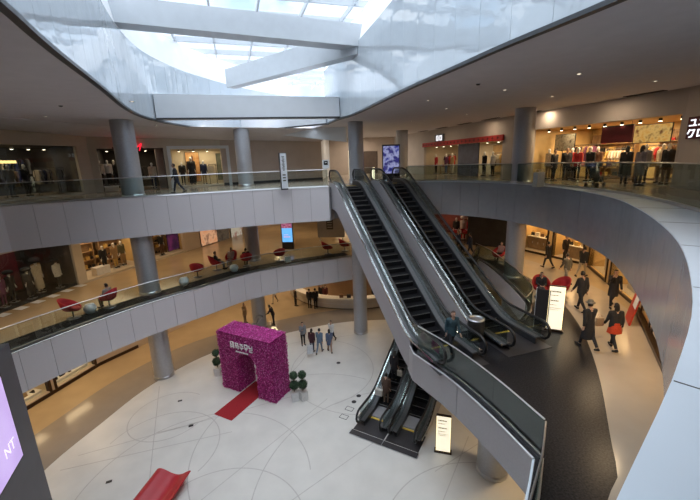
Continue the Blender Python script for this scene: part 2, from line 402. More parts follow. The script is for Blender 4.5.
def reveal(name, path, side, z0, z1, off):
    N_ = normals2(path, side); mb = MB()
    M_rev = mat('bright_reveal_paint', (.86, .88, .90), .5, 0, .02, 2)
    mb.wall([p-n*off+Vector((0, 0, z1)) for p, n in zip(path, N_)], [p-n*.02+Vector((0, 0, z0)) for p, n in zip(path, N_)], [-n*.1 for n in N_])
    return struct(name, mb, M_rev)
reveal('wall_left', DL, -1, 7.3, 8.95, .25); reveal('wall_right', DR, -1, 7.3, 8.9, .4)
mb = MB()   # dark trim lip along the ceiling opening
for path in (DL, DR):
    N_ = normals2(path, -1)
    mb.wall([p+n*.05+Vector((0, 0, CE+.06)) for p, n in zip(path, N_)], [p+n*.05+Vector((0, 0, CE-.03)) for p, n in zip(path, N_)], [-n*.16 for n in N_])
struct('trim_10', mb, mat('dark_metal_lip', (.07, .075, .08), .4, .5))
# cross beam, far beam and the ceiling infill behind
mb = MB()
a, b = Vector((-10.2, 21.0, 0)), Vector((-.35, 23.1, 0)); t = (b-a).normalized(); n = Vector((-t.y, t.x, 0))
mb.hexa([a+Vector((0, 0, CE+.12)), b+Vector((0, 0, CE+.12)), b+n*1.2+Vector((0, 0, CE+.12)), a+n*1.2+Vector((0, 0, CE+.12)),
         a+Vector((0, 0, CE+1.35)), b+Vector((0, 0, CE+1.2)), b+n*1.2+Vector((0, 0, CE+1.2)), a+n*1.2+Vector((0, 0, CE+1.35))])
mb.bb(0, 0.001, 0, .001, 30, 30.001) if False else None
struct('trim_11', mb, M_white)
mb = MB(); mb.bar(a+Vector((0, .0, CE+.08)), b+Vector((0, 0, CE+.08)), .1, .09); struct('trim_12', mb, M_seam)
mb = MB(); mb.bar((-8.2, 30.6, CE+.55), (-1.2, 26.3, CE+.55), .5, 1.0); struct('trim_13', mb, M_white)
mb = MB(); mb.bar((-8.2, 30.3, CE+.0), (-1.2, 26.0, CE+.0), .1, .1); struct('trim_14', mb, M_seam)
mb = MB(); q0 = Vector(aty(247, 130.5, 30.2)); q1 = Vector(aty(346, 142, 28.6)); tk = Vector((.1, .3, 0))
mb.hexa([q0, q1, q1+tk, q0+tk, Vector((q0.x, q0.y, CE-.01)), Vector((q1.x, q1.y, CE-.01)), Vector((q1.x, q1.y, CE-.01))+tk, Vector((q0.x, q0.y, CE-.01))+tk]); struct('trim_28', mb, M_white)
# skylight: box beams, ribs and glass
mb = MB()
mb.bar((-10.4, 17.3, 8.0), (.9, 20.6, 7.55), .9, 1.0); struct('trim_15', mb, M_steel_white)
mb = MB(); mb.bar((-7.8, 27.2, 7.2), (.9, 20.4, 7.3), .7, 1.15); struct('trim_16', mb, M_steel_white)
mb = MB(); mb.bar((-8.6, 12.6, 8.5), (2.9, 14.6, 8.3), .45, .5); struct('trim_17', mb, M_steel_white)
ZG = 9.15
mb = MB()
ux = Vector((.957, .29, 0)); uy = Vector((-.29, .957, 0)); O = Vector((-10.4, 17.3, ZG))
for k in range(-7, 9):
    p = O+uy*(2.45*k)
    mb.bar(p-ux*6, p+ux*22, .14, .30)
for k in range(-3, 9):
    p = O+ux*(2.3*k)-uy*.0
    mb.bar(p-uy*20, p+uy*22, .10, .22)
struct('trim_18', mb, M_steel_white)
mb = MB(); mb.bb(-16, 10, -2, 42, ZG+.17, ZG+.19); o = struct('window_1', mb, M_sky_glass)
# --- outer shell
mb = MB(); mb.bb(-24.2, -24, -9, 62, L1, CE+.3); struct('wall_left', mb, M_wall)
mb = MB(); mb.bb(24, 24.2, -9, 62, L1, CE+.3); struct('wall_right', mb, M_wall)
mb = MB(); mb.bb(-24, 24, -9.2, -9, L1, CE+.3); struct('wall_front', mb, M_wall)
mb = MB(); mb.bb(-24, 24, 62, 62.2, L1, CE+.3); struct('wall_back', mb, M_beige)
# --- columns
def column(x, y, z0, z1, r, label):
    t = thing('column', label, 'column', (x, y, z0))
    mb = MB(); mb.lathe([(r, 0), (r, z1-z0)], n=32); obj('shaft', mb, M_column, t)
    mb = MB(); mb.lathe([(r+.03, 0), (r+.03, .14), (r+.004, .16)], n=32); obj('base_ring', mb, M_steel, t)
    return t
def tall_column(x, y, r, who):
    for z0, z1, w in ((L1, L2-1.15, 'ground floor'), (L2, -2.05, 'middle gallery'), (L3, CE, 'top gallery')):
        column(x, y, z0, z1, r, who+', the length on the '+w)
tall_column(-11.75, 20.35, .55, 'silver round column at the left')
tall_column(-7.35, 27.0, .53, 'silver round column behind the left galleries')
tall_column(9.75, 21.0, .53, 'silver round column at the right gallery edge')
column(.62, 25.35, L1, 0, .50, 'silver round column rising behind the upper escalators from the ground floor')
column(.62, 25.35, L3, CE, .50, 'silver round column at the head of the left upper escalator')
column(5.0, 34.5, L3, CE, .53, 'silver round column behind the dark screen on the top gallery')
column(5.55, 12.5, L1, L2-1.15, .60, 'stout column under the escalator landing')
# ================================================================== ESCALATORS
M_clad = mat('grey_escalator_cladding', (.33, .32, .335), .5, .1, .03, 20)
M_step = mat('black_step_metal', (.016, .016, .018), .42, .5, .3, 30)
M_nose = mat('worn_step_edge', (.30, .29, .28), .4, .6, .1, 20)
M_yellow = mat('yellow_safety_edge', (.75, .50, .06), .5)
M_deck = mat('satin_deck_metal', (.16, .16, .17), .45, .6, .1, 12)
M_inner = mat('dark_inner_skirt', (.05, .05, .055), .3, .6, .1, 8)
M_esc_glass = glass('escalator_glass', (.72, .78, .77), .06)
M_plate = mat('landing_plate_metal', (.085, .08, .085), .42, .6, .2, 60)
def esc_line(y, Ln, H):
    def f(y): return 0 if y < .7 else H if y > Ln-.7 else (y-.7)*H/(Ln-1.4)
    return sum(f(y+d*.12) for d in range(-4, 5))/9
def escalator(label, loc, rz, Ln, H, hw, clad0, clad1, botmin, thick0=1.0, thick1=1.4, ext=0.0):
    t = thing('escalator', label, 'escalator', loc, rz)
    ln = lambda y: esc_line(y, Ln, H)
    sw = hw-.42
    ys = lambda a, b, st=.25: [a+(b-a)*i/max(1, round((b-a)/st)) for i in range(max(1, round((b-a)/st))+1)]
    for s in (-1, 1):
        mb = MB(); Y = ys(clad0, clad1)
        pl = [(y, ln(y)+.30) for y in Y]; bt = [(y, max(botmin, ln(y)-thick0-(thick1-thick0)*y/Ln)) for y in Y]
        x0, x1 = s*(hw-.10), s*hw; A = Vector
        mb.wall([A((x1, y, z)) for y, z in pl], [A((x1, y, z)) for y, z in bt], [A((x0-x1, 0, 0))]*len(Y))
        obj('side_cladding', mb, M_clad, t)
        mb = MB(); Y = ys(-.75-ext, Ln+.75)
        for xa, xb, h0, h1, mi in ((hw-.07, hw+.012, .26, .33, 0), (sw+.02, hw-.075, .24, .30, 1)):
            mb.wall([A((s*xb, y, ln(y)+h1)) for y in Y], [A((s*xb, y, ln(y)+h0)) for y in Y], [A((s*(xa-xb), 0, 0))]*len(Y), mi)
        obj('steel_deck', mb, [M_chrome, M_deck], t)
        mb = MB()
        mb.wall([A((s*(sw+.04), y, ln(y)+.25)) for y in Y], [A((s*(sw+.04), y, ln(y)-.12)) for y in Y], [A((-s*.03, 0, 0))]*len(Y))
        obj('skirt_panel', mb, M_inner, t)
        xg = s*(hw-.2); mb = MB(); Y = ys(-.8-ext, Ln+.8)
        mb.wall([A((xg+.006, y, ln(y)+.97)) for y in Y], [A((xg+.006, y, ln(y)+.30)) for y in Y], [A((-.012, 0, 0))]*len(Y))
        gb_ = obj('glass_balustrade', mb, M_esc_glass, t)
        P = []
        for k in range(7):
            a = math.radians(-90-30*k+0); P.append((xg, -ext-.85-.34*math.cos(math.radians(k*30-90)), .64-.34+.0+.34*(1+math.sin(math.radians(k*30-90)))))
        P += [(xg, y, ln(y)+.98) for y in ys(-.7-ext, Ln+.7)]
        for k in range(7):
            P.append((xg, Ln+.85+.34*math.cos(math.radians(90-k*30)), H+.30+.34*(1+math.sin(math.radians(90-k*30)))))
        mb = MB(); mb.tube(P, .055, 8); obj('handrail', mb, M_black, gb_)
    mb = MB(); Y = ys(clad0, clad1)
    mb.wall([Vector((-hw+.1, y, max(botmin, ln(y)-thick0-(thick1-thick0)*y/Ln)+.05)) for y in Y], [Vector((-hw+.1, y, max(botmin, ln(y)-thick0-(thick1-thick0)*y/Ln))) for y in Y], [Vector((2*hw-.2, 0, 0))]*len(Y))
    obj('underside', mb, M_clad, t)
    mb = MB(); n = 9
    mb.bb(-sw, sw, 0, .40, -.035, 0, 0); mb.bb(-sw, sw, .0, .03, -.26, -.03, 0)
    for k in range(9): mb.bb(-sw+.04+k*(2*sw-.08)/9, -sw+.06+k*(2*sw-.08)/9, .03, .39, 0, .006, 0)
    st = obj('step', mb, M_step, t)
    mb = MB(); mb.bb(-sw, sw, -.004, .018, -.02, .004); ne = obj('step_edge', mb, M_nose, st)
    cnt = int(Ln/.4)
    for i in range(cnt):
        y = .05+i*.4; o_ = st if i == 0 else st.copy()
        if i:
            COL.objects.link(o_); o_.parent = t; e_ = ne.copy(); COL.objects.link(e_); e_.parent = o_
        o_.location = (0, y, ln(y+.2))
    for y, z in ((0, 0), (Ln, H)):
        k = -1 if y == 0 else 1
        mb = MB(); mb.bb(-sw, sw, min(y, y+k*.10), max(y, y+k*.10), z+.008, z+.022); yb_ = mb
        mb = MB(); mb.bb(-hw, hw, min(y+k*.1, y+k*(1.18+ext)), max(y+k*.1, y+k*(1.18+ext)), z+.008, z+.020); lp_ = obj('landing_plate', mb, M_plate, t); obj('comb_edge', yb_, M_yellow, lp_)
    return t
B1 = (3.3, 12.9); B2 = (6.05, 13.9)
e1 = escalator('left of the two upper escalators, descending to the dark landing nearer the court', (B1[0], B1[1], L2), math.radians(17.7), 11.0, 5.55, 1.0, .45, 11.65, -1.12, ext=.55)
e2 = escalator('right of the two upper escalators, ending beside the lit sign stand', (B2[0], B2[1], L2), math.radians(17.7), 11.0, 5.55, 1.0, .45, 11.65, -1.12, ext=.55)
B3 = Vector((1.15, 15.75, L1)); pv = Vector((.868, -.496, 0))
for k, lb in ((0, 'left of the two lower escalators, carrying two people with bags'), (1.66, 'right of the two lower escalators, empty and half hidden under the landing')):
    p = B3+pv*k
    escalator(lb, p, math.radians(-29.7), 10.9, 5.45, .80, .02, 11.2, 0.03, .9, 1.0)
# dark mat on the ground floor in front of the lower pair
t = MB(); c = B3+pv*.83
tt = thing('entrance_mat', 'dark metal floor plate in front of the lower escalators', 'mat', (c.x, c.y, L1+.008), math.radians(-29.7))
mb = MB(); mb.bb(-1.68, 1.68, -1.55, -1.22, 0, .02); obj('plate', mb, M_plate, tt)
mb = MB()
for a, b in (((-1.68, -1.55), (1.68, -1.55)), ((-1.68, -1.55), (-1.68, -1.22)), ((1.68, -1.55), (1.68, -1.22)), ((0, -1.55), (0, -1.22))):
    mb.bar((a[0], a[1], .02), (b[0], b[1], .02), .03, .012)
obj('edge_strip', mb, M_steel, tt)
# ================================================================== GLASS RAILINGS
def railing(label, path, h0, h1, gm=None, pw=1.9, base=True, railr=.022, zoff=0.0, lower=False):
    gm = gm or M_glass
    p0 = path[0]; t = thing('glass_railing', label, 'railing', (p0.x, p0.y, p0.z))
    Q = [p-p0 for p in path]; n = len(Q); d = [0.0]
    for a, b in zip(Q, Q[1:]): d.append(d[-1]+(b-a).length)
    def pos(s):
        k = 0
        while k < n-2 and d[k+1] < s: k += 1
        f = 0 if d[k+1] == d[k] else (s-d[k])/(d[k+1]-d[k]); return Q[k].lerp(Q[k+1], f)
    hh = lambda s: h0+(h1-h0)*s/d[-1]
    cnt = max(1, round(d[-1]/pw)); w = d[-1]/cnt
    for i in range(cnt):
        S = [i*w+.01+(w-.02)*j/3 for j in range(4)]; R_ = [pos(s) for s in S]; NN = normals2(R_)
        mb = MB(); mb.wall([p+Vector((0, 0, hh(s)-.02)) for p, s in zip(R_, S)], [p+Vector((0, 0, .05)) for p in R_], [m_*.014 for m_ in NN])
        obj('glass_panel', mb, gm, t)
    mb = MB(); mb.tube([p+Vector((0, 0, hh(s))) for p, s in zip(Q, d)], railr, 8); obj('handrail', mb, M_steel, t)
    if base:
        mb = MB(); NN = normals2(Q); mb.wall([p-m_*.03+Vector((0, 0, .09)) for p, m_ in zip(Q, NN)], [p-m_*.03 for p, m_ in zip(Q, NN)], [m_*.075 for m_ in NN]); obj('base_channel', mb, M_steel if not lower else M_inner, t)
    return t
def shifted(path, k, z=0.0): return [p+n*k+Vector((0, 0, z)) for p, n in zip(path, normals2(path))]
railing('glass railing along the left edge of the top gallery, in front of the shop windows', shifted(spline(V3([(-18, 11), (-17.2, 15)]+l3_left), .5), .12, .012), 1.05, 1.05)
railing('glass railing along the left edge of the middle gallery, beside the red chairs', shifted(spline(V3([(-14.5, 7), (-14.4, 10)]+l2_left), .5), .16, L2+.012), 1.08, 1.08)
G3b = [p+Vector((0, 0, .035)) for p in G3[:-3]]
railing('dark tinted glass railing sweeping round the right side of the top gallery', G3b, 1.02, 1.3, M_glass_dark, 2.1)
railing('glass railing on the front edge of the escalator landing, above the court', shifted(C2P, .14, L2+.012), 1.08, 1.08, M_glass_dark, 1.7)
railing('short glass railing turning the near corner of the escalator landing', [Vector((4.42, 7.3, L2+.012)), Vector((3.85, 6.35, L2+.012)), Vector((3.3, 5.6, L2+.012)), Vector((2.75, 4.85, L2+.012))], 1.08, 1.08, M_glass_dark, 1.5)
railing('glass railing right of the upper escalators, beside the right column on the middle gallery', shifted(C2R, .14, L2+.012), 1.05, 1.05, M_glass_dark, 1.6)
railing('short glass railing between the heads of the two upper escalators', [Vector((1.15, 24.8, .012)), Vector((1.75, 25.05, .012))], 1.05, 1.05, None, 1)
# ================================================================== WALLS AND SHOPS
M_clad2 = M_clad
for nm, pts, z0, z1 in (('trim_19', [(-1.2, 23.1), (-1.0, 23.9), (1.2, 24.6), (1.7, 24.9), (3.8, 25.4), (3.9, 25.3)], 0.0, -2.1),
                        ('trim_20', [(.1, 26.9), (3, 27.2), (5.2, 26.6), (6.2, 25.75), (8.4, 25.9), (8.9, 25.6)], L2, L2-1.15)):
    mb = MB(); P = V3(pts); mb.wall([p+n*.02+Vector((0, 0, z0)) for p, n in zip(P, normals2(P, -1))], [p+n*.02+Vector((0, 0, z1)) for p, n in zip(P, normals2(P, -1))], [n*.04 for n in normals2(P, -1)])
    struct(nm, mb, M_clad)
class Seg:
    """a straight piece of wall from a to b; the shop side is on the left of travel (flip -1: right)"""
    def __init__(s, a, b, flip=1):
        s.a = Vector((a[0], a[1], 0)); s.b = Vector((b[0], b[1], 0)); s.L = (s.b-s.a).length
        s.u = (s.b-s.a)/s.L; s.n = Vector((-s.u.y, s.u.x, 0))*flip
        s.ang = math.atan2(s.u.y, s.u.x)
    def P(s, u, v, z): return s.a+s.u*u+s.n*v+Vector((0, 0, z))
    def hit(s, px, py, off=0.0):
        """(u, z) of the wall plane seen at a pixel, off = metres inside the wall"""
        d = Vector(CAM.F*CAM.f+CAM.X*(px-CAM.cx)-CAM.U*(py-CAM.cy)); o = Vector((0, 0, EYE))
        A = s.a+s.n*off
        k = (A-o).dot(s.n)/d.dot(s.n); h = o+d*k
        return (h-s.a).dot(s.u), h.z
    def hexa(s, mb, u0, u1, v0, v1, z0, z1, mi=0):
        mb.hexa([s.P(u0, v0, z0), s.P(u1, v0, z0), s.P(u1, v1, z0), s.P(u0, v1, z0), s.P(u0, v0, z1), s.P(u1, v0, z1), s.P(u1, v1, z1), s.P(u0, v1, z1)], mi)
def wall_open(name, sg, z0, z1, m, ops=(), t=.22):
    mb = MB(); u = 0.0
    for (a, b, c, d) in sorted(ops):
        if a > u: sg.hexa(mb, u, a, 0, t, z0, z1)
        if c > z0: sg.hexa(mb, a, b, 0, t, z0, c)
        if d < z1: sg.hexa(mb, a, b, 0, t, d, z1)
        u = b
    if u < sg.L: sg.hexa(mb, u, sg.L, 0, t, z0, z1)
    return struct(name, mb, m)
def shop_room(sg, u0, u1, z0, z1, depth, mw, mf, mc=None, power=60, col=WARM, sx=.7):
    """the room behind an opening, with its own lamp under the ceiling"""
    mb = MB(); e = .1
    sg.hexa(mb, u0-e, u1+e, depth, depth+.1, z0, z1, 0)
    sg.hexa(mb, u0-e, u0, .22, depth, z0, z1, 0); sg.hexa(mb, u1, u1+e, .22, depth, z0, z1, 0)
    struct('wall_shop', mb, mw)
    mb = MB(); sg.hexa(mb, u0-e, u1+e, .22, depth+.1, z0-.02, z0+.012); struct('floor', mb, mf)
    mb = MB(); sg.hexa(mb, u0-e, u1+e, .22, depth+.1, z1, z1+.08); struct('ceiling', mb, mc or mw)
    if power:
        c = sg.P((u0+u1)/2, depth*.45, z1-.06)
        area_light('shop_lamp', c, (u1-u0)*sx, power, col, (0, 0, sg.ang), depth*.5)
def frame_around(name, sg, u0, u1, z0, z1, m, w=.12, proud=.06):
    mb = MB()
    sg.hexa(mb, u0-w, u0, -proud, .24, z0, z1+w); sg.hexa(mb, u1, u1+w, -proud, .24, z0, z1+w); sg.hexa(mb, u0, u1, -proud, .24, z1, z1+w)
    return struct(name, mb, m)
NWIN = [1]
def pane(sg, u0, u1, z0, z1, v=.12, m=None):
    NWIN[0] += 1; mb = MB(); sg.hexa(mb, u0, u1, v, v+.015, z0, z1); return struct('window_%d' % NWIN[0], mb, m or M_shop_glass)
M_shopdark = mat('dark_shop_wall', (.045, .04, .038), .7, 0, .2, 2)
M_shopgold = mat('golden_shop_wall', (.62, .44, .20), .6, 0, .12, 1.2)
M_shopcream = mat('cream_shop_wall', (.60, .52, .38), .6, 0, .08, 1.2)
M_shopfloor = mat('shop_wood_floor', (.26, .18, .11), .3, 0, .2, 4)
M_pier = mat('cream_pier', (.55, .49, .40), .55, 0, .03, 2)
M_purple = mat('purple_display', (.10, .03, .09), .4, 0, .3, 1.5)
# ---- top gallery, left
A3 = Seg((-19.6, 16.0), (-16.9, 25.0)); B3s = Seg((-16.9, 25.0), (-9.6, 29.0)); C3 = Seg((-9.6, 29.0), (-2.2, 33.0))
ua = A3.L
s1a, s1b = A3.hit(-30, 170)[0], A3.hit(80, 170)[0]
wall_open('wall_left', A3, 0, CE, M_pier, [(s1a, s1b, .12, 3.0)])
shop_room(A3, s1a, s1b, 0.1, 3.0, 4.0, M_shopdark, M_shopfloor, M_shopdark, 46, (1, .8, .55))
pane(A3, s1a, s1b, .12, 3.0)
hu = [B3s.hit(x, 170)[0] for x in (100, 166, 173, 228)]
wall_open('wall_left', B3s, 0, CE, M_pier, [(hu[0], hu[1], 0.0, 2.85), (hu[2], hu[3], .12, 2.75)])
shop_room(B3s, hu[0], hu[1], 0, 2.85, 4.5, M_shopdark, M_shopfloor, M_shopdark, 30, (1, .78, .5))
shop_room(B3s, hu[2], hu[3], .1, 2.75, 1.6, M_shopcream, M_pier, M_shopcream, 42, (1, .8, .5))
frame_around('trim_21', B3s, hu[2], hu[3], 0, 2.75, M_white, .22)
frame_around('trim_22', B3s, hu[0], hu[1], 0, 2.85, M_pier, .14)
wall_open('wall_left', C3, 0, CE, M_beige)
mb = MB(); C3.hexa(mb, 0, C3.L, -.03, 0, 0, .18); struct('baseboard_left', mb, M_dark)
D3 = Seg((-2.2, 33.0), (-2.0, 44)); wall_open('wall_left', D3, 0, CE, M_white)
mb = MB()
tp = [(-19.6, 16, 3.92), (-16.9, 25, 3.62), (-9.6, 29.0, 3.38), (-2.2, 33.0, 3.2)]; ft = [(-16.6, 14.6, 3.985), (-14.2, 22.4, 3.985), (-8.1, 25.9, 3.985), (-.6, 30.0, 3.985)]
mb.wall([Vector(p) for p in ft], [Vector(p) for p in tp], [Vector((0, 0, .012))]*4); struct('ceiling', mb, M_ceiling)
E3 = Seg((-2.0, 44), (5.5, 44)); wall_open('wall_back', E3, 0, CE, M_beige, [(3.2, 5.6, 0, 2.5)])
mb = MB(); E3.hexa(mb, 3.25, 5.55, .06, .12, 0, 2.48); struct('door_1', mb, mat('brown_door', (.10, .07, .055), .5, 0, .1, 3))
# ---- top gallery, right
F3 = Seg((5.5, 44), (10.5, 25.3)); G3s = Seg((10.5, 25.3), (13.9, 15.8)); H3 = Seg((13.9, 15.8), (13.9, 4.0))
f0, f1 = F3.hit(424, 160)[0], F3.hit(513, 160)[0]
f1 = min(f1, F3.L-.2)
wall_open('wall_right', F3, 0, CE, M_wall, [(f0, f1, 0, 2.65)])
shop_room(F3, f0, f1, 0, 2.65, 4.0, M_shopcream, M_shopfloor, M_shopcream, 130, (1, .78, .5))
g0, g1 = G3s.hit(531, 160)[0], G3s.hit(681, 150)[0]
wall_open('wall_right', G3s, 0, CE, M_wall, [(max(g0, .1), min(g1, G3s.L-.1), 0, 3.0)])
g0 = max(g0, .1); g1 = min(g1, G3s.L-.1)
shop_room(G3s, g0, g1, 0, 3.0, 5.0, M_shopgold, M_shopfloor, M_shopgold, 420, (1, .72, .40))
wall_open('wall_right', H3, 0, CE, M_wall)
# ---- middle gallery, left
A2 = Seg((-19.2, 11.5), (-17.2, 22.2)); B2s = Seg((-17.2, 22.2), (-14.0, 30.3)); C2s = Seg((-14.0, 30.3), (-10.3, 40.0)); D2 = Seg((-10.3, 40.0), (-4, 48))
H2 = L2+3.4
a0, a1 = A2.hit(-25, 290)[0], A2.hit(78, 262)[0]
wall_open('wall_left', A2, L2, H2, M_beige, [(a0, a1, L2, L2+3.0)])
shop_room(A2, a0, a1, L2, L2+3.0, 2.6, M_shopdark, M_dark_floor, M_shopdark, 10, (1, .85, .7))
wb = [B2s.hit(x, y)[0] for x, y in ((84, 262), (145, 250), (150, 250), (186, 240))]
wall_open('wall_left', B2s, L2, H2, M_pier, [(wb[0], wb[1], L2+.15, L2+3.0), (wb[2], wb[3], L2+.15, L2+3.0)])
shop_room(B2s, wb[0], wb[1], L2+.13, L2+3.0, 3.6, M_shopgold, M_pier, M_shopgold, 62, WARM)
shop_room(B2s, wb[2], wb[3], L2+.13, L2+3.0, 1.8, M_shopgold, M_pier, M_shopgold, 26, WARM)
wall_open('wall_left', C2s, L2, H2, M_beige); wall_open('wall_left', D2, L2, H2, M_beige)
E2s = Seg((-4, 48), (4, 46)); wall_open('wall_back', E2s, L2, H2, M_beige, [(1.0, 7.5, L2, L2+2.9)])
shop_room(E2s, 1.0, 7.5, L2, L2+2.9, 3.5, M_shopcream, M_tan_floor, M_shopcream, 90, WARM)
# ---- middle gallery, centre and right
F2 = Seg((1.5, 34.2), (9.9, 29.6)); G2 = Seg((9.9, 29.6), (12.9, 27.6)); H2s = Seg((12.9, 27.6), (15.3, 22.8)); I2 = Seg((15.3, 22.8), (13.2, 15.6)); J2 = Seg((13.2, 15.6), (9.2, 8.6))
wall_open('wall_right', F2, L2, H2, M_dark, [(.3, F2.L-.2, L2, L2+3.0)])
shop_room(F2, .3, F2.L-.2, L2, L2+3.0, 4.5, mat('deep_red_shop_wall', (.12, .03, .02), .6, 0, .3, 1.5), M_shopfloor, M_shopdark, 120, (1, .55, .35))
wall_open('wall_right', G2, L2, H2, M_dark)
c = [H2s.hit(x, y)[0] for x, y in ((524, 225), (546, 225), (549, 228), (556, 232))]
wall_open('wall_right', H2s, L2, H2, M_shopgold, [(.3, 2.5, L2+.1, L2+2.9), (3.0, H2s.L-.3, L2+.1, L2+2.9)])
shop_room(H2s, .3, 2.5, L2+.08, L2+2.9, 2.0, M_shopgold, M_pier, M_shopgold, 60, WARM2)
shop_room(H2s, 3.0, H2s.L-.3, L2+.08, L2+2.9, 2.0, M_shopgold, M_pier, M_shopgold, 60, WARM2)
wall_open('wall_right', I2, L2, H2, M_shopgold, [(.4, 3.3, L2+.1, L2+2.9), (3.9, I2.L-.3, L2+.1, L2+2.9)])
shop_room(I2, .4, 3.3, L2+.08, L2+2.9, 1.6, M_shopgold, M_pier, M_shopgold, 60, WARM2)
shop_room(I2, 3.9, I2.L-.3, L2+.08, L2+2.9, 1.6, M_shopgold, M_pier, M_shopgold, 60, WARM2)
wall_open('wall_right', J2, L2, H2, M_shopgold, [(.5, 2.2, L2+.2, L2+2.9), (2.8, 4.6, L2+.2, L2+2.9), (5.2, 7.0, L2+.2, L2+2.9)])
for q0, q1 in ((.5, 2.2), (2.8, 4.6), (5.2, 7.0)): shop_room(J2, q0, q1, L2+.18, L2+2.9, 1.5, M_shopgold, M_pier, M_shopgold, 24, WARM2)
M_bronze = mat('dark_bronze_frame', (.05, .03, .02), .35, .6, .1, 5)
for sg, qs in ((H2s, ((.3, 2.5), (3.0, H2s.L-.3))), (I2, ((.4, 3.3), (3.9, I2.L-.3))), (J2, ((.5, 2.2), (2.8, 4.6), (5.2, 7.0)))):
    for q0, q1 in qs:
        frame_around('trim_23', sg, q0, q1, L2, L2+2.9, M_bronze, .1)
        mb = MB(); sg.hexa(mb, q0, q1, -.05, .05, L2, L2+.14); struct('trim_24', mb, M_bronze)
        pane(sg, q0, q1, L2+.14, L2+2.9)
mb = MB(); J2.hexa(mb, 0, J2.L, -.22, -.02, L2, L2+.16); struct('baseboard_right', mb, M_bronze)
# ---- ground floor
A1 = Seg((-18.9, 13.0), (-16.7, 21.8)); B1s = Seg((-16.7, 21.8), (-13.6, 27.5)); C1 = Seg((-13.6, 27.5), (-11.5, 37.5)); D1 = Seg((-11.5, 37.5), (10, 37.5)); E1s = Seg((10, 37.5), (18, 28)); F1 = Seg((18, 28), (17, -4))
H1 = L1+3.6
wall_open('wall_left', A1, L1, H1, M_beige, [(.4, 2.9, L1+.25, L1+2.6), (3.2, 5.9, L1+.25, L1+2.6), (6.2, 8.8, L1+.25, L1+2.6)])
for q0, q1 in ((.4, 2.9), (3.2, 5.9), (6.2, 8.8)):
    shop_room(A1, q0, q1, L1+.23, L1+2.6, 1.5, M_shopcream, M_pier, M_shopcream, 26, WARM); pane(A1, q0, q1, L1+.25, L1+2.6)
    mb = MB()
    for q in (q0, q1): A1.hexa(mb, q-.07, q+.07, -.03, .24, L1+.2, L1+2.65)
    struct('trim_26', mb, M_bronze)
mb = MB(); A1.hexa(mb, 0, A1.L, -.06, 0, L1, L1+.2); B1s.hexa(mb, 0, B1s.L*.4, -.06, 0, L1, L1+.2); struct('baseboard_left', mb, M_bronze)
for sg in (B1s, C1): wall_open('wall_left', sg, L1, H1, M_beige)
wall_open('wall_back', D1, L1, H1, M_beige); wall_open('wall_right', E1s, L1, H1, M_beige); wall_open('wall_right', F1, L1, H1, M_beige)
# warm lamps under the gallery soffits and the top ceiling
M_lampface = mat('lamp_diffuser', (.9, .8, .6), .5, 0, .01, 5, emit=(1, .8, .52), es=14)
def lamps(pts, z, power, size, col=WARM, disc=True):
    for x, y in pts:
        area_light('downlight_and_fill', (x, y, z-.06), size, power, col)
lamps([(-15.6, 15.5), (-15.2, 19.5), (-13.6, 23.5), (-11.6, 27.5), (-9.0, 32.0), (-5.0, 29.5), (-4.5, 36), (-8.0, 40), (0, 33), (1, 40), (5.5, 31), (6.5, 38), (11.5, 31)], -2.12, 42, .5)
lamps([(12.6, 23.5), (11.8, 18.5), (10.4, 14.0), (8.6, 10.5), (13.5, 28)], -2.12, 60, .5)
lamps([(-15.6, 15), (-15.5, 19), (-13.6, 23.4), (-11, 27.5), (-7.5, 29.5), (-3, 32.5), (1.5, 32), (6, 31), (-8, 34.5), (0, 35.5), (9.5, 27), (12.5, 21), (13.5, 15), (11, 10), (7, 12.5)], L2-1.18, 72, .5)
lamps([(-6.5, 28.0), (-4.0, 29.6), (-9.5, 26.3)], CE-.02, 34, .4, (1, .84, .68))  # extra lamps added to brighten the beige wall behind the left gallery
lamps([(0.2, 37), (3.2, 39.5), (1.0, 42)], CE-.02, 70, .4, (1, .86, .7))  # further fill lamps added to lift the back corridor by the door
lamps([(-17.3, 20.3), (-14.0, 25.4), (-9, 27.3), (-3.5, 30.2), (1.5, 38), (2, 30), (6.8, 31), (9.2, 26.2), (11.3, 22), (12.0, 18), (12.0, 13)], CE-.02, 22, .3, (1, .74, .48))
# ================================================================== PEOPLE AND MANNEQUINS
M_skin = mat('skin', (.50, .31, .22), .5, 0, .05, 20)
M_eye = mat('eye', (.02, .015, .012), .2); M_lip = mat('lips', (.38, .13, .11), .5)
M_mann = mat('white_mannequin', (.70, .68, .64), .35, 0, .02, 5)
def cloth(col): return mat('cloth_%02x%02x%02x' % tuple(int(min(1, c)**.45*255) for c in col), col, .85, 0, .16, 25, .15, 120)
def cap_tube(mb, a, b, ra, rb, n=10):
    a, b = Vector(a), Vector(b); d = (b-a); L = d.length; d.normalize()
    pts = []; rs = []
    for k in range(4):
        t = math.radians(-80+80*k/3); pts.append(a+d*(ra*math.sin(t))); rs.append(ra*math.cos(t))
    for k in (1, 2):
        pts.append(a.lerp(b, k/3)); rs.append(ra+(rb-ra)*k/3)
    for k in range(4):
        t = math.radians(80*k/3); pts.append(b+d*(rb*math.sin(t))); rs.append(rb*math.cos(t))
    mb.tube(pts, rs, n)
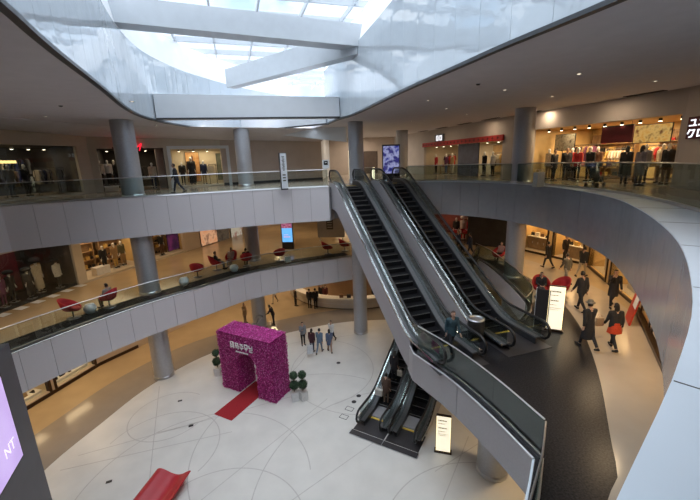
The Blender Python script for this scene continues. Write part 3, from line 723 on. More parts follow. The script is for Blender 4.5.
def remesh(mb, vox):
    me = bpy.data.meshes.new('tmp'); me.from_pydata(mb.v, [], mb.f); o = bpy.data.objects.new('tmp', me); COL.objects.link(o)
    md = o.modifiers.new('r', 'REMESH'); md.mode = 'VOXEL'; md.voxel_size = vox
    ev = o.evaluated_get(bpy.context.evaluated_depsgraph_get()); me2 = bpy.data.meshes.new_from_object(ev)
    bm = bmesh.new(); bm.from_mesh(me2)
    for _ in range(2): bmesh.ops.smooth_vert(bm, verts=bm.verts, factor=.5, use_axis_x=True, use_axis_y=True, use_axis_z=True)
    bm.normal_update()
    V = [v.co.copy() for v in bm.verts]; Nn = [v.normal.copy() for v in bm.verts]; Fs = [tuple(v.index for v in f.verts) for f in bm.faces]
    bm.free(); bpy.data.objects.remove(o); bpy.data.meshes.remove(me); bpy.data.meshes.remove(me2)
    return V, Nn, Fs
def rotx(v, a):  # swing in the local y-z plane, a > 0 = forwards
    c, s = math.cos(a), math.sin(a); return Vector((v.x, v.y*c-v.z*s, v.y*s+v.z*c))
def skeleton(pose, ph=1.0, arms='down', bend=0.0):
    """joints of a figure 1.72 m tall that looks along +y, soles at z = 0"""
    J = {}
    D = Vector((0, 0, -1))
    if pose == 'sit':
        hip = .50; J['pelvis'] = Vector((0, -.02, hip)); lean = -.12
    else:
        hip = .92; J['pelvis'] = Vector((0, 0, hip)); lean = bend if bend else (.06 if pose == 'walk' else .0)
    up = rotx(Vector((0, 0, 1)), -lean)
    J['waist'] = J['pelvis']+up*.17; J['chest'] = J['pelvis']+up*.36; J['neck'] = J['pelvis']+up*.53; J['head'] = J['pelvis']+up*.665+Vector((0, .025, 0))
    for s in (-1, 1):
        h = J['pelvis']+Vector((s*.088, 0, -.02))
        if pose == 'sit': th, kn = math.radians(84), math.radians(2+4*s)
        elif pose == 'walk': th, kn = math.radians(17*ph*s), math.radians((15*ph*s)-(24 if s*ph < 0 else 3))
        else: th, kn = math.radians(2*s), math.radians(-2)
        k = h+rotx(D, th)*.43; an = k+rotx(D, kn)*.41
        J['hip%d' % s] = h; J['knee%d' % s] = k; J['ank%d' % s] = an
        fa = kn*.6 if pose == 'walk' else 0
        J['toe%d' % s] = an+rotx(Vector((s*.03, .17, -.055)), fa); J['heel%d' % s] = an+rotx(Vector((0, -.045, -.05)), fa)
        sh = J['neck']+Vector((s*.185, 0, 0))-up*.075; J['sh%d' % s] = sh
        if pose == 'sit' or arms == 'fold': ua, fo = math.radians(18), math.radians(82); ix = -.12*s
        elif arms == 'hold' or (arms == 'phone' and s > 0): ua, fo = math.radians(24), math.radians(118); ix = -.10*s
        elif arms == 'up' and s > 0: ua, fo = math.radians(70), math.radians(150); ix = -.02
        elif arms == 'push': ua, fo = math.radians(22), math.radians(62); ix = 0
        elif pose == 'walk': ua, fo = math.radians(-15*ph*s), math.radians(-15*ph*s+18); ix = 0
        else: ua, fo = math.radians(-3), math.radians(9); ix = 0
        e = sh+rotx(D, ua+lean*0)*.285+Vector((s*.028, 0, 0)); wv = rotx(D, fo)*.25; wv.x += ix
        J['el%d' % s] = e; J['wr%d' % s] = e+wv; hd = wv.normalized(); J['hd%d' % s] = J['wr%d' % s]+hd*.09; J['hdir%d' % s] = hd
    if pose != 'sit':
        low = min(J['toe1'].z, J['toe-1'].z, J['heel1'].z, J['heel-1'].z)-.028
        for k in J:
            if not k.startswith('hdir'): J[k] = J[k]-Vector((0, 0, low))
    else:
        low = min(J['heel1'].z, J['heel-1'].z)-.03
        for k in J:
            if not k.startswith('hdir'): J[k] = J[k]-Vector((0, 0, low))
    return J
NEARP = {}
def figure(name, label, cat, x, y, z, face, H=1.72, pose='stand', ph=1.0, arms='down', top=(.03, .03, .035), bottom=(.03, .03, .04), hair=(.015, .012, .01), shoes=(.02, .02, .02),
           coat=0.10, skirt=None, hat=None, longhair=False, sleeves=True, mannequin=False, legs=True, group=None, bend=0.0, vox=.024, bare_head=False, width=1.0, bottom_bare=False):
    """face: heading in degrees, 0 = towards +y, counter-clockwise"""
    k = H/1.72; J = skeleton(pose, ph, arms, bend)
    bones = []
    B = lambda nm, a, b, ra, rb: bones.append((nm, Vector(a), Vector(b), ra, rb))
    w_ = width
    for dx in (-1, 1):
        B('torso', J['pelvis']+Vector((dx*.06*w_, 0, 0)), J['waist']+Vector((dx*.05*w_, 0, 0)), .108, .098)
        B('torso', J['waist']+Vector((dx*.05*w_, 0, 0)), J['chest']+Vector((dx*.075*w_, .008, 0)), .098, .112)
        B('torso', J['chest']+Vector((dx*.075*w_, 0, 0)), J['neck']+Vector((dx*.07, -.01, -.075)), .112, .075)
    B('neck', J['neck']-Vector((0, .01, .06)), J['head']-Vector((0, .015, .06)), .058, .05)
    for s in (-1, 1):
        B('sleeve', J['sh%d' % s]-Vector((s*.05, 0, .0)), J['sh%d' % s], .062, .062)
        B('sleeve', J['sh%d' % s], J['el%d' % s], .056, .043); B('sleeve', J['el%d' % s], J['wr%d' % s], .042, .030)
        B('hand', J['wr%d' % s], J['hd%d' % s]-J['hdir%d' % s]*.02, .028, .036)
        B('thigh', J['hip%d' % s], J['knee%d' % s], .088, .058); B('shin', J['knee%d' % s], J['ank%d' % s], .056, .040)
        B('foot%d' % s, J['heel%d' % s], J['toe%d' % s], .040, .034); B('foot%d' % s, J['ank%d' % s], J['heel%d' % s]+Vector((0, .02, .01)), .042, .042)
    mb = MB()
    for nm, a, b, ra, rb in bones: cap_tube(mb, a, b, ra, rb)
    hc = J['head']
    mb.ell(hc+Vector((0, 0, .02)), (.075, .092, .112), 14, 10); mb.ell(hc+Vector((0, .03, -.055)), (.055, .062, .062), 12, 8)
    mb.ell(hc+Vector((0, .098, -.012)), (.016, .022, .024), 8, 6)
    for s in (-1, 1): mb.ell(hc+Vector((s*.078, 0, -.005)), (.014, .024, .034), 8, 6)
    V, Nn, Fs = remesh(mb, vox)
    def region(p):
        best = None; bd = 9
        for nm, a, b, ra, rb in bones:
            ab = b-a; t = max(0, min(1, (p-a).dot(ab)/ab.length_squared)); d = (p-a-ab*t).length-(ra+(rb-ra)*t)
            if d < bd: bd = d; best = (nm, t)
        if (p-hc-Vector((0, 0, .01))).length < .135 and p.z > hc.z-.075: return 'head'
        return best[0]
    reg = [region(p) for p in V]
    t = thing(name, label, cat, (x, y, z), math.radians(face), group)
    sc = Vector((k, k, k))
    body = MB(); body.add(V, Fs, 0, True)
    hs = []
    for s in (-1, 1):     # five unequal fingers on each palm, thumb off its side
        hd = J['hdir%d' % s]; base = J['hd%d' % s]; side = Vector((0, 1, 0)) if abs(hd.y) < .75 else Vector((-s, 0, .2))
        side = (side-hd*side.dot(hd)).normalized(); pal = hd.cross(side)*s
        for i, L in enumerate((.066, .076, .071, .056)):
            a = base-hd*.03+side*(.030-.020*i); b = base+hd*(L*.5)+side*(.034-.0225*i)+pal*.006; c = b+hd*(L*.45)+pal*.024
            body.tube([a, b, c], [.0095, .009, .006], 6)
        a = J['wr%d' % s]+hd*.025+side*.012; b = a+hd*.03+side*.042; c = b+hd*.038+side*.006+pal*.012
        body.tube([a, b, c], [.013, .0115, .008], 6)
    if not mannequin:
        for s in (-1, 1): body.ell(hc+Vector((s*.030, .079, .018)), (.013, .008, .008), 8, 6, 1)
        body.ell(hc+Vector((0, .088, -.060)), (.024, .009, .007), 8, 6, 2)
    def scaled(m_): m_.v = [(a*k, b_*k, c_*k) for a, b_, c_ in m_.v]; return m_
    obj('body', scaled(body), [M_mann if mannequin else M_skin, M_eye, M_lip], t)
    def shell(nm, keep, off, m):
        fs = [f for f in Fs if all(keep(i) for i in f)]
        if not fs: return None
        ids = sorted({i for f in fs for i in f}); mp = {i: j for j, i in enumerate(ids)}
        q = MB(); q.add([V[i]+Nn[i]*off for i in ids], [tuple(mp[i] for i in f) for f in fs], 0, True)
        return q
    wz = J['waist'].z-.06
    q = shell('jacket', lambda i: reg[i] in ('torso', 'sleeve' if sleeves else 'torso') and (V[i].z > wz-.10 or reg[i] == 'sleeve'), .016, None)
    if coat > 0 and pose != 'sit':     # the skirt of the jacket or coat below the waist
        z1 = J['waist'].z; z0 = J['pelvis'].z-coat; fl = 1+.25*min(1, coat*1.5); c0 = J['waist']; rows = []
        for i_ in range(7):
            f = i_/6; g = 1+(fl-1)*f
            rows.append((f, (.165*w_+.012*math.sin(f*3))*g, .128*g, z1+(z0-z1)*f))
        vs = []; fs = []; n = 20
        for f, rx, ry, zz in rows:
            for j in range(n):
                a = 2*math.pi*j/n; rip = 1+.03*f*math.sin(5*a); vs.append((c0.x*(1-f)+rx*rip*math.cos(a), c0.y*(1-f)+ry*rip*math.sin(a), zz))
        for i_ in range(6):
            for j in range(n): fs.append((i_*n+j, i_*n+(j+1) % n, (i_+1)*n+(j+1) % n, (i_+1)*n+j))
        q.add(vs, fs, 0, True)
    obj('coat' if coat > .25 else 'jacket', scaled(q), cloth(top), t)
    if legs:
        if not bottom_bare:
            q = shell('trousers', lambda i: reg[i] in ('thigh', 'shin') or (reg[i] == 'torso' and V[i].z < wz+.02), .010, None)
            obj('trousers', scaled(q), cloth(bottom), t)
        if skirt:
            q = MB(); z1 = J['waist'].z-.06; z0 = J['pelvis'].z-skirt[1]; n = 20; vs = []; fs = []
            for i_ in range(5):
                f = i_/4; g = 1+.45*f
                for j in range(n):
                    a = 2*math.pi*j/n; rip = 1+.05*f*math.sin(7*a); vs.append((.16*g*rip*math.cos(a), .125*g*rip*math.sin(a), z1+(z0-z1)*f))
            for i_ in range(4):
                for j in range(n): fs.append((i_*n+j, i_*n+(j+1) % n, (i_+1)*n+(j+1) % n, (i_+1)*n+j))
            q.add(vs, fs, 0, True); obj('skirt', scaled(q), cloth(skirt[0]), t)
        for s in (-1, 1):
            q = shell('shoe', lambda i: reg[i] == 'foot%d' % s, .008, None)
            if q: obj('shoe', scaled(q), cloth(shoes), t)
    if not mannequin and not bare_head:
        q = shell('hair', lambda i: reg[i] == 'head' and (V[i].z > hc.z+.055 or V[i].y < hc.y+.012) and V[i].z > hc.z-.05 and not (V[i].y > hc.y+.05 and V[i].z < hc.z+.075), .014, None)
        if q:
            if longhair: q.ell(hc+Vector((0, -.05, -.07)), (.085, .055, .15), 12, 8)
            obj('hair', scaled(q), mat('hair_%02x' % int(hair[0]**.45*255), hair, .5, 0, .2, 40), t)
    if hat and mannequin:
        q = MB(); q.ell(hc+Vector((0, -.02, .085)), (.25, .25, .13), 18, 10); obj('hat', scaled(q), cloth(hat), t)
    elif hat:
        q = MB(); q.lathe([(.15, 0), (.152, .008), (.092, .015), (.088, .07), (.075, .10), (.03, .108), (.001, .109)], hc+Vector((0, 0, .075)), 18); obj('hat', scaled(q), cloth(hat), t)
    return t, J, k
def person(label, px, py, z, face, H=1.72, **kw):
    x, y = at(px, py, z); return figure('person', label, 'person', x, y, z+.012, face, H, **kw)
# -- people: ground floor
BK = (.018, .018, .022); NAVY = (.03, .045, .09); GREY = (.16, .16, .17); DENIM = (.09, .14, .24); TAN = (.30, .22, .14); WHT = (.62, .62, .62)
person('person in grey top and dark trousers standing just right of the flower arch', 303.5, 345, L1, 200, 1.74, top=(.22, .23, .25), bottom=BK, arms='phone')
person('person in a dark maroon jacket, second from left right of the arch', 312.5, 352, L1, -20, 1.70, top=(.05, .012, .02), bottom=NAVY, longhair=True, coat=.2)
person('person in blue denim jacket and jeans in the group right of the arch', 320, 353, L1, -15, 1.78, top=(.11, .16, .23), bottom=(.15, .20, .28), pose='walk', coat=.15)
person('person in a blue coat with bare legs right of the denim jacket', 330, 352, L1, 10, 1.66, top=(.09, .12, .20), bottom=(.40, .27, .2), coat=.35, pose='walk', ph=-1, longhair=True)
person('person in a white top walking behind the person in the blue coat', 332, 342, L1, 150, 1.68, top=WHT, bottom=BK, pose='walk')
person('person in light brown clothes standing behind the pink flower arch', 245.5, 323, L1, -120, 1.72, top=TAN, bottom=(.22, .17, .12), arms='phone', coat=.3)
person('person in black bending over a pushchair beside the far column', 274, 325, L1, 85, 1.74, top=BK, bottom=BK, arms='push', bend=.35)
person('person in pale clothes walking under the gallery behind the far column', 275, 303, L1, 160, 1.66, top=(.45, .4, .33), bottom=(.3, .27, .22), pose='walk')
person('person in dark clothes standing at the left end of the curved counter', 296, 306, L1, -60, 1.72, top=BK, bottom=BK)
person('person in a black suit, left of two standing in front of the curved counter', 310, 308, L1, -10, 1.78, top=BK, bottom=BK)
person('person in a black suit, right of two standing in front of the curved counter', 316, 308.5, L1, 20, 1.86, top=BK, bottom=BK, coat=.25)
def inside(label, sg, px, py, off, z, face, H, **kw):
    """someone inside a shop, seen at that pixel"""
    u, _ = sg.hit(px, py, off); p = sg.P(u, off, z); return figure('person', label, 'person', p.x, p.y, z+.014, face, H, **kw)
# -- people: middle gallery, right and centre
person('person in a dark teal jacket stepping off the left upper escalator', 451, 353, L2, 190, 1.72, top=(.035, .075, .095), bottom=BK, hair=(.05, .02, .012), longhair=True, coat=.18, pose='walk', ph=1)
person('big man in a black jacket walking away between the red chairs and the shops', 579.5, 311, L2, 10, 1.92, top=BK, bottom=BK, pose='walk', width=1.18, coat=.12)
person('person in a long black coat and flat hat walking away beside the lit sign stand', 586, 348, L2, 5, 1.86, top=BK, bottom=BK, coat=.55, hat=(.16, .15, .13), pose='walk', ph=-1)
person('woman in a black jacket over an orange red skirt walking away on the pale walk', 611.5, 349, L2, -5, 1.80, top=(.02, .02, .022), bottom=BK, coat=.12, skirt=((.55, .06, .02), .28), longhair=True, pose='walk', width=1.1)
person('person in a dark coat holding a phone to the ear near the right shop windows', 611, 307, L2, 160, 1.86, top=BK, bottom=BK, coat=.4, arms='up', pose='walk')
person('person in a grey olive jacket and pale trousers walking away in the right gallery', 565.5, 284, L2, 15, 1.78, top=(.10, .09, .07), bottom=(.28, .24, .19), pose='walk')
person('person in a black jacket walking away furthest from the viewer in the right gallery', 547, 268, L2, 20, 1.74, top=BK, bottom=BK, coat=.3, pose='walk', ph=-1)
person('tall person in dark clothes standing before the yellow shop window', 564, 263, L2, 200, 1.88, top=(.03, .02, .02), bottom=BK)
person('person in a dark jacket and beige trousers looking into the yellow shop window', 581, 277, L2, -60, 1.84, top=(.02, .02, .022), bottom=(.36, .30, .22), pose='walk')
person('dark figure passing left of the black shop front, nearer the escalator', 458.5, 253, L2, 100, 1.74, top=NAVY, bottom=BK, pose='walk')
person('dark figure in a navy coat passing in front of the red lit shop', 470, 256, L2, 60, 1.74, top=(.02, .03, .06), bottom=BK, coat=.3, pose='walk')
# -- top gallery
person('person in a black jacket walking past the shop windows on the left top gallery', 178.5, 193.5, L3, 110, 1.72, top=BK, bottom=(.02, .025, .05), pose='walk', coat=.15)
person('dark figure, left of a pair standing behind the right top railing', 552.5, 181, L3, 200, 1.78, top=BK, bottom=BK, coat=.3)
person('dark figure, right of a pair standing behind the right top railing', 564.5, 180.5, L3, 160, 1.86, top=BK, bottom=BK, coat=.2)
person('person in a wide black coat browsing beside the red banner in the gold shop', 623, 184, L3, -50, 1.80, top=BK, bottom=BK, coat=.6, longhair=True, width=1.25)
person('person in a pale grey coat browsing right of the person in wide black coat', 637, 186, L3, -80, 1.78, top=(.20, .19, .22), bottom=BK, coat=.5, longhair=True)
# ================================================================== THINGS ON THE GROUND FLOOR
def onl(px, py, z): x, y = at(px, py, z); return Vector((x, y, z))
FL = .0115
# -- pink flower arch
PINK = [(.52, .03, .26), (.40, .015, .19), (.62, .08, .36), (.28, .01, .13), (.70, .20, .48), (.46, .02, .24), (.56, .04, .30), (.33, .012, .17)]
M_petal = mat('magenta_petal', (.5, .03, .25), .6, 0, .1, 5, island=PINK)
M_archcore = mat('arch_core', (.25, .012, .12), .8)
M_letter = mat('white_letter', (.80, .78, .80), .5)
AW, AH, AD = 3.75, 3.55, 1.35
al = onl(224, 387, L1); ar = onl(275.5, 404, L1); du = (ar-al).normalized(); rzA = math.atan2(du.y, du.x)
mid = (al+ar)/2; nb = Vector((-du.y, du.x, 0))
AW = (ar-al).length
arch = thing('flower_arch', 'big magenta flower covered arch standing on the white stone court', 'arch', (mid.x, mid.y, L1+FL), rzA)
ow, oh = .70, 2.55    # half width of the opening, its crown
def arch_in(x):  # height of the opening above x
    if abs(x-.06) >= ow: return 0
    return 1.75+(oh-1.75)*math.sqrt(max(0, 1-((x-.06)/ow)**2))
mb = MB(); outer = [(-AW/2, 0), (-AW/2, AH-.12), (-AW/2+.12, AH), (AW/2-.12, AH), (AW/2, AH-.12), (AW/2, 0)]
inn = [(.06+ow, 0)]+[(.06+ow*math.cos(math.radians(a)), 1.75+(oh-1.75)*math.sin(math.radians(a))) for a in range(0, 181, 12)]+[(.06-ow, 0)]
poly = outer+inn; n = len(poly)
vs = [(p[0], .03, p[1]) for p in poly]+[(p[0], AD-.03, p[1]) for p in poly]
mb.add(vs, [tuple(range(n)), tuple(reversed(range(n, 2*n)))]+[(i, n+i, n+(i+1) % n, (i+1) % n) for i in range(n)])
obj('frame', mb, M_archcore, arch)
mb = MB()
def petal(p, nrm, r):
    nrm = Vector(nrm).normalized(); a = nrm.orthogonal().normalized(); th = RND.uniform(0, 6.28)
    x = (a*math.cos(th)+nrm.cross(a)*math.sin(th)); y = nrm.cross(x); tl = nrm*r*RND.uniform(.1, .7)
    p = Vector(p)+nrm*RND.uniform(0, .05)
    mb.add([p-x*r, p-y*r*.8+tl*.4, p+x*r+tl, p+y*r*.8+tl*.5], [(0, 1, 2, 3)])
for _ in range(15000):
    f = RND.random()
    if f < .42:
        x, z = RND.uniform(-AW/2, AW/2), RND.uniform(.02, AH)
        if z < arch_in(x): continue
        petal((x, 0 if RND.random() < .7 else AD, z), (0, -1 if RND.random() < .99 else 1, 0), RND.uniform(.03, .055))
    elif f < .64: petal((RND.uniform(-AW/2, AW/2), RND.uniform(0, AD), AH), (0, 0, 1), RND.uniform(.03, .06))
    elif f < .86:
        s = RND.choice((-1, 1)); petal((s*AW/2, RND.uniform(0, AD), RND.uniform(.02, AH)), (s, 0, 0), RND.uniform(.03, .055))
    else:
        s = RND.choice((-1, 1, 0))
        if s: petal((.06+s*ow, RND.uniform(0, AD), RND.uniform(0, 1.8)), (-s, 0, 0), RND.uniform(.03, .05))
        else:
            a = RND.uniform(0, math.pi); petal((.06+ow*math.cos(a), RND.uniform(0, AD), 1.75+(oh-1.75)*math.sin(a)), (-math.cos(a), 0, -math.sin(a)), RND.uniform(.03, .05))
o = obj('flowers', mb, M_petal, arch); o['kind'] = 'stuff'
mb = MB()   # five block characters and a small line below them
cx = -.05; hh = .36; zc = 2.98
def stroke(x0, z0, x1, z1, w=.038): mb.bar((x0, -.085, z0), (x1, -.085, z1), w, .05, 0, up=(0, 1, 0))
GL = [((0, 1, 0, 0), (0, 1, .6, 1), (.6, 1, .6, .2), (0, .55, .6, .55), (0, .2, .6, .2), (.85, 1, .85, 0)), ((.0, .9, .5, .9), (.25, 1, .25, .1), (0, .5, .5, .5), (.8, 1, .8, 0), (.8, .5, 1, .5)), ((.1, .9, .9, .9), (.5, .9, .1, .5), (.5, .9, .9, .5), (0, .3, 1, .3), (.5, .3, .5, 0)), ((.1, 1, .9, 1), (.1, 1, .1, .65), (.9, 1, .9, .65), (0, .5, 1, .5), (.15, .3, .85, .3), (.5, .3, .5, 0)), ((.1, 1, .1, .6), (.1, .6, .8, .6), (.9, 1, .9, .3), (.2, .3, .9, .3), (.2, .3, .2, 0), (.2, 0, .95, 0))]
for i, g in enumerate(GL):
    x0 = cx-.78+i*.32
    for q in g: stroke(x0+q[0]*.25, zc-hh/2+q[1]*hh, x0+q[2]*.25, zc-hh/2+q[3]*hh)
for i in range(9):
    stroke(cx-.45+i*.1, 2.64, cx-.45+i*.1+.065, 2.64, .03); stroke(cx-.45+i*.1+.03, 2.60, cx-.45+i*.1+.03, 2.68, .025)
o = obj('lettering', mb, M_letter, arch); o['label'] = 'white lettering over the opening'
# red carpet
M_redcarpet = mat('red_carpet', (.33, .012, .02), .9, 0, .12, 30, .2, 150)
rc = thing('carpet_runner', 'red carpet runner leading out through the pink flower arch', 'carpet', (mid.x, mid.y, L1+FL), rzA)
mb = MB(); mb.bb(-.55, .66, -2.0, 1.2, 0, .012); obj('pile', mb, M_redcarpet, rc)
# topiary in white pots
M_leaf = mat('topiary_leaf', (.03, .07, .03), .7, 0, .4, 30, island=[(.02, .05, .025), (.035, .085, .035), (.015, .04, .02), (.05, .10, .04)])
M_pot = mat('white_pot', (.72, .72, .72), .4); M_trunk = mat('brown_stem', (.10, .06, .035), .8)
def topiary(p, label, k=1.0, rz=0):
    t = thing('topiary', label, 'plant', p, rz, 'double ball topiaries round the arch')
    mb = MB(); mb.box((0, 0, .26*k), (.36*k, .36*k, .52*k), 0, 0, 1.12); mb.box((0, 0, .525*k), (.34*k, .34*k, .01)); obj('pot', mb, M_pot, t, .01)
    mb = MB(); mb.tube([(0, 0, .5*k), (0, 0, 1.55*k)], .022*k, 8); obj('stem', mb, M_trunk, t)
    for z, r in ((.93, .27), (1.50, .22)):
        mb = MB(); mb.ell((0, 0, z*k), (r*.9*k, r*.9*k, r*.9*k), 14, 10)
        for _ in range(420):
            a = RND.uniform(0, 6.28); c = RND.uniform(-1, 1); s_ = math.sqrt(1-c*c); nn = Vector((s_*math.cos(a), s_*math.sin(a), c)); q = Vector((0, 0, z*k))+nn*r*k*RND.uniform(.88, 1.04)
            x = nn.orthogonal().normalized(); y = nn.cross(x); th = RND.uniform(0, 6.28); u = x*math.cos(th)+y*math.sin(th); w_ = nn.cross(u)
            mb.add([q-u*.035*k, q-w_*.02*k+nn*.012, q+u*.035*k+nn*.02, q+w_*.02*k+nn*.008], [(0, 1, 2, 3)])
        obj('foliage_ball', mb, M_leaf, t)
topiary(onl(218.6, 375, L1)+Vector((0, 0, FL)), 'double ball topiary in white pot left of the pink flower arch')
topiary(onl(292.2, 401.5, L1)+Vector((.15, .1, FL)), 'double ball topiary in white pot right of the arch, nearer to it', 1.0, .3)
topiary(onl(301.4, 399.5, L1)+Vector((.12, 0, FL)), 'double ball topiary in white pot right of the arch, further from it', 1.0, .7)
# wavy red lounge bench
M_bench = mat('red_moulded_shell', (.42, .018, .03), .35, 0, .05, 3)
bp = onl(166, 485, L1)
bt = thing('lounge_bench', 'red wavy lounge bench on the white stone court near the viewer', 'bench', (bp.x-.0, bp.y-.90, L1+FL), math.radians(-8)); bt.scale = (.88, .95, .85)
prof = [(-.92, .02), (-.86, .30), (-.72, .52), (-.52, .58), (-.28, .50), (0, .36), (.28, .30), (.52, .36), (.74, .50), (.95, .60)]
PR = spline([(a, 0, b) for a, b in prof], .08)
mb = MB(); N2 = []
for i in range(len(PR)):
    a, b = PR[max(0, i-1)], PR[min(len(PR)-1, i+1)]; d = (b-a).normalized(); N2.append(Vector((d.z, 0, -d.x))*.05)
mb.wall([p+Vector((0, 1.25, 0)) for p in PR], [p+Vector((0, -1.25, 0)) for p in PR], N2); o = obj('seat_shell', mb, M_bench, bt)
for pl in o.data.polygons: pl.use_smooth = False
mb = MB(); mb.bb(-.45, -.38, -1.1, 1.1, 0, .52); obj('support_rib', mb, M_bench, bt)
mb = MB(); mb.bb(.22, .30, -1.1, 1.1, 0, .27); obj('support_rib', mb, M_bench, bt)
# lit sign stands
M_signface = mat('lit_sign_face', (.9, .85, .7), .4, 0, .01, 3, emit=(1, .90, .68), es=.82)
M_signglow = mat('lit_sign_edge', (.9, .8, .5), .4, 0, .01, 3, emit=(1, .80, .42), es=1.4)
M_ink = mat('dark_print', (.10, .09, .08), .6)
def sign_stand(p, rz, w, h, label):
    t = thing('sign_stand', label, 'sign', p, rz, 'lit sign stands beside the escalators')
    mb = MB(); mb.bb(-w/2-.06, w/2+.06, -.12, .12, 0, .07); obj('base', mb, M_bronze, t)
    mb = MB(); mb.bb(-w/2, w/2, -.07, .07, .07, h); obj('body', mb, M_bronze, t)
    mb = MB(); mb.bb(-w/2+.01, w/2-.01, -.085, -.07, .10, h-.02); o = obj('face', mb, M_signface, t); o['label'] = 'glowing cream face'
    mb = MB()
    for x in (-w/2+.01, w/2-.03): mb.bb(x, x+.02, -.09, -.085, .10, h-.02)
    obj('edge_light', mb, M_signglow, o)
    mb = MB(); y0, y1 = -.092, -.085
    for r_, ln_, hh_ in ((.10, .55, .055), (.19, .45, .03), (.30, .5, .055), (.40, .40, .03), (.47, .62, .02), (.51, .5, .02)):
        z = h*(1-r_); k = 0; x = -w/2+.08
        while x < -w/2+.08+ln_*w:
            wd = RND.uniform(.02, .05); mb.bb(x, x+wd, y0, y1, z-hh_, z); x += wd+.014
    obj('print', mb, M_ink, o)
    return t
p = onl(443.5, 454, L1); sign_stand((p.x, p.y+.12, L1+FL), math.radians(-16), .62, 1.85, 'lit cream sign stand on the ground floor, right of the lower escalators')
p = onl(553.5, 332, L2); sign_stand((p.x+.05, p.y+.12, L2+FL), math.radians(-26), .58, 1.95, 'lit cream sign stand on the dark landing, beside the red chairs')
# curved counter
M_counter = mat('white_counter_front', (.62, .58, .52), .35, 0, .03, 2); M_countertop = mat('white_counter_top', (.80, .78, .74), .25)
CPT = spline([Vector((*at(x, y, L1), 0)) for x, y in ((290, 296), (297, 300.5), (306, 304.5), (318, 308), (338, 310), (360, 310), (378, 308.5), (394, 305))], .35)
NC = normals2(CPT, 1)
ct = thing('reception_counter', 'long curved white counter at the back of the ground floor', 'counter', (CPT[0].x, CPT[0].y, L1))
Q0 = CPT[0]; Z = lambda z: Vector((0, 0, z))
mb = MB(); mb.wall([p-Q0+Z(.95) for p in CPT], [p-Q0+n*.12+Z(.10) for p, n in zip(CPT, NC)], [n*.55 for n in NC]); obj('front_panel', mb, M_counter, ct)
mb = MB(); mb.wall([p-Q0+n*.2+Z(.10) for p, n in zip(CPT, NC)], [p-Q0+n*.2+Z(.005) for p, n in zip(CPT, NC)], [n*.4 for n in NC]); obj('plinth', mb, M_signglow if False else M_bronze, ct)
mb = MB(); mb.wall([p-Q0-n*.06+Z(1.04) for p, n in zip(CPT, NC)], [p-Q0-n*.06+Z(.95) for p, n in zip(CPT, NC)], [n*.75 for n in NC]); obj('worktop', mb, M_countertop, ct)
mb = MB(); mb.wall([p-Q0-n*.012+Z(.56) for p, n in zip(CPT, NC)], [p-Q0-n*.012+Z(.53) for p, n in zip(CPT, NC)], [n*.02 for n in NC]); obj('trim_line', mb, M_steel, ct)
# curved wall with a pale canopy behind it
BPT = spline([Vector((*at(x, y, L1), 0)) for x, y in ((318, 293), (335, 296), (360, 297), (392, 293))], .4)
mb = MB(); mb.wall([p+Z(L1+2.4) for p in BPT], [p+Z(L1) for p in BPT], [n*.2 for n in normals2(BPT)]); struct('wall_back', mb, mat('brown_back_wall', (.30, .20, .13), .5, 0, .05, 2))
mb = MB(); mb.wall([p-n*.5+Z(L1+2.62) for p, n in zip(BPT, normals2(BPT))], [p-n*.5+Z(L1+2.42) for p, n in zip(BPT, normals2(BPT))], [n*1.5 for n in normals2(BPT)]); struct('trim_25', mb, M_white)
def behind_counter(px, label, **kw):
    i = min(range(len(CPT)), key=lambda j: abs(px-(350+367*CPT[j].x/CPT[j].y*1.02)))
    p = CPT[i]+NC[i]*1.25
    return figure('person', label, 'person', p.x, p.y, L1+.012, 180, 1.70, **kw)
behind_counter(307, 'person in a dark top working behind the left end of the counter', top=BK, bottom=BK)
behind_counter(313.5, 'person in a reddish top working behind the counter, right of a colleague', top=(.10, .02, .02), bottom=BK, longhair=True)
behind_counter(383, 'person in a dark top behind the counter beside the upper escalator side', top=BK, bottom=BK)
M_box = mat('brown_box', (.20, .10, .05), .6); M_dkbox = mat('dark_box', (.03, .028, .03), .5)
for px, m, lb in ((339, M_box, 'small brown box on the curved counter, left of another'), (346, M_dkbox, 'small dark box on the curved counter, right of another')):
    i = min(range(len(CPT)), key=lambda j: abs(px-(350+367*CPT[j].x/CPT[j].y*1.02))); p = CPT[i]+NC[i]*.35
    mb = MB(); mb.box((0, 0, .14), (.34, .24, .28)); mb.bb(-.17, .17, -.02, .02, .28, .284)
    tag(obj('box', mb, m, None, .01, (p.x, p.y, L1+1.042)), lb, 'box')
# pushchair by the far column
def pushchair(p, rz, label, m):
    t = thing('pushchair', label, 'pushchair', p, rz)
    mb = MB(); mb.wall([Vector((-.2, -.2, .85)), Vector((.2, -.2, .85))], [Vector((-.2, .0, .42)), Vector((.2, .0, .42))], [Vector((0, .05, .02))]*2); mb.bb(-.2, .2, 0, .32, .40, .46); mb.bb(-.2, .2, .30, .34, .2, .44); obj('seat', mb, m, t)
    mb = MB(); P = [(.0, -.25+.32*math.cos(math.radians(a)), .82+.30*math.sin(math.radians(a))) for a in range(20, 150, 16)]
    mb.wall([Vector((-.22, y, z)) for x, y, z in P], [Vector((.22, y, z)) for x, y, z in P], [Vector((0, 0, .015))]*len(P)); obj('hood', mb, m, t)
    for s in (-1, 1):
        mb = MB(); mb.tube([(s*.23, .38, .1), (s*.23, -.1, .55), (s*.23, -.5, 1.02)], .014, 6); mb.tube([(s*.23, -.28, .1), (s*.23, .05, .46)], .014, 6); obj('side_frame', mb, M_steel, t)
        for y in (.38, -.28):
            mb = MB(); mb.tube([(s*.20, y, .1), (s*.26, y, .1)], .10, 14); obj('wheel', mb, M_black, t)
    mb = MB(); mb.tube([(-.23, -.5, 1.02), (.23, -.5, 1.02)], .018, 6); obj('handle', mb, M_black, t)
    return t
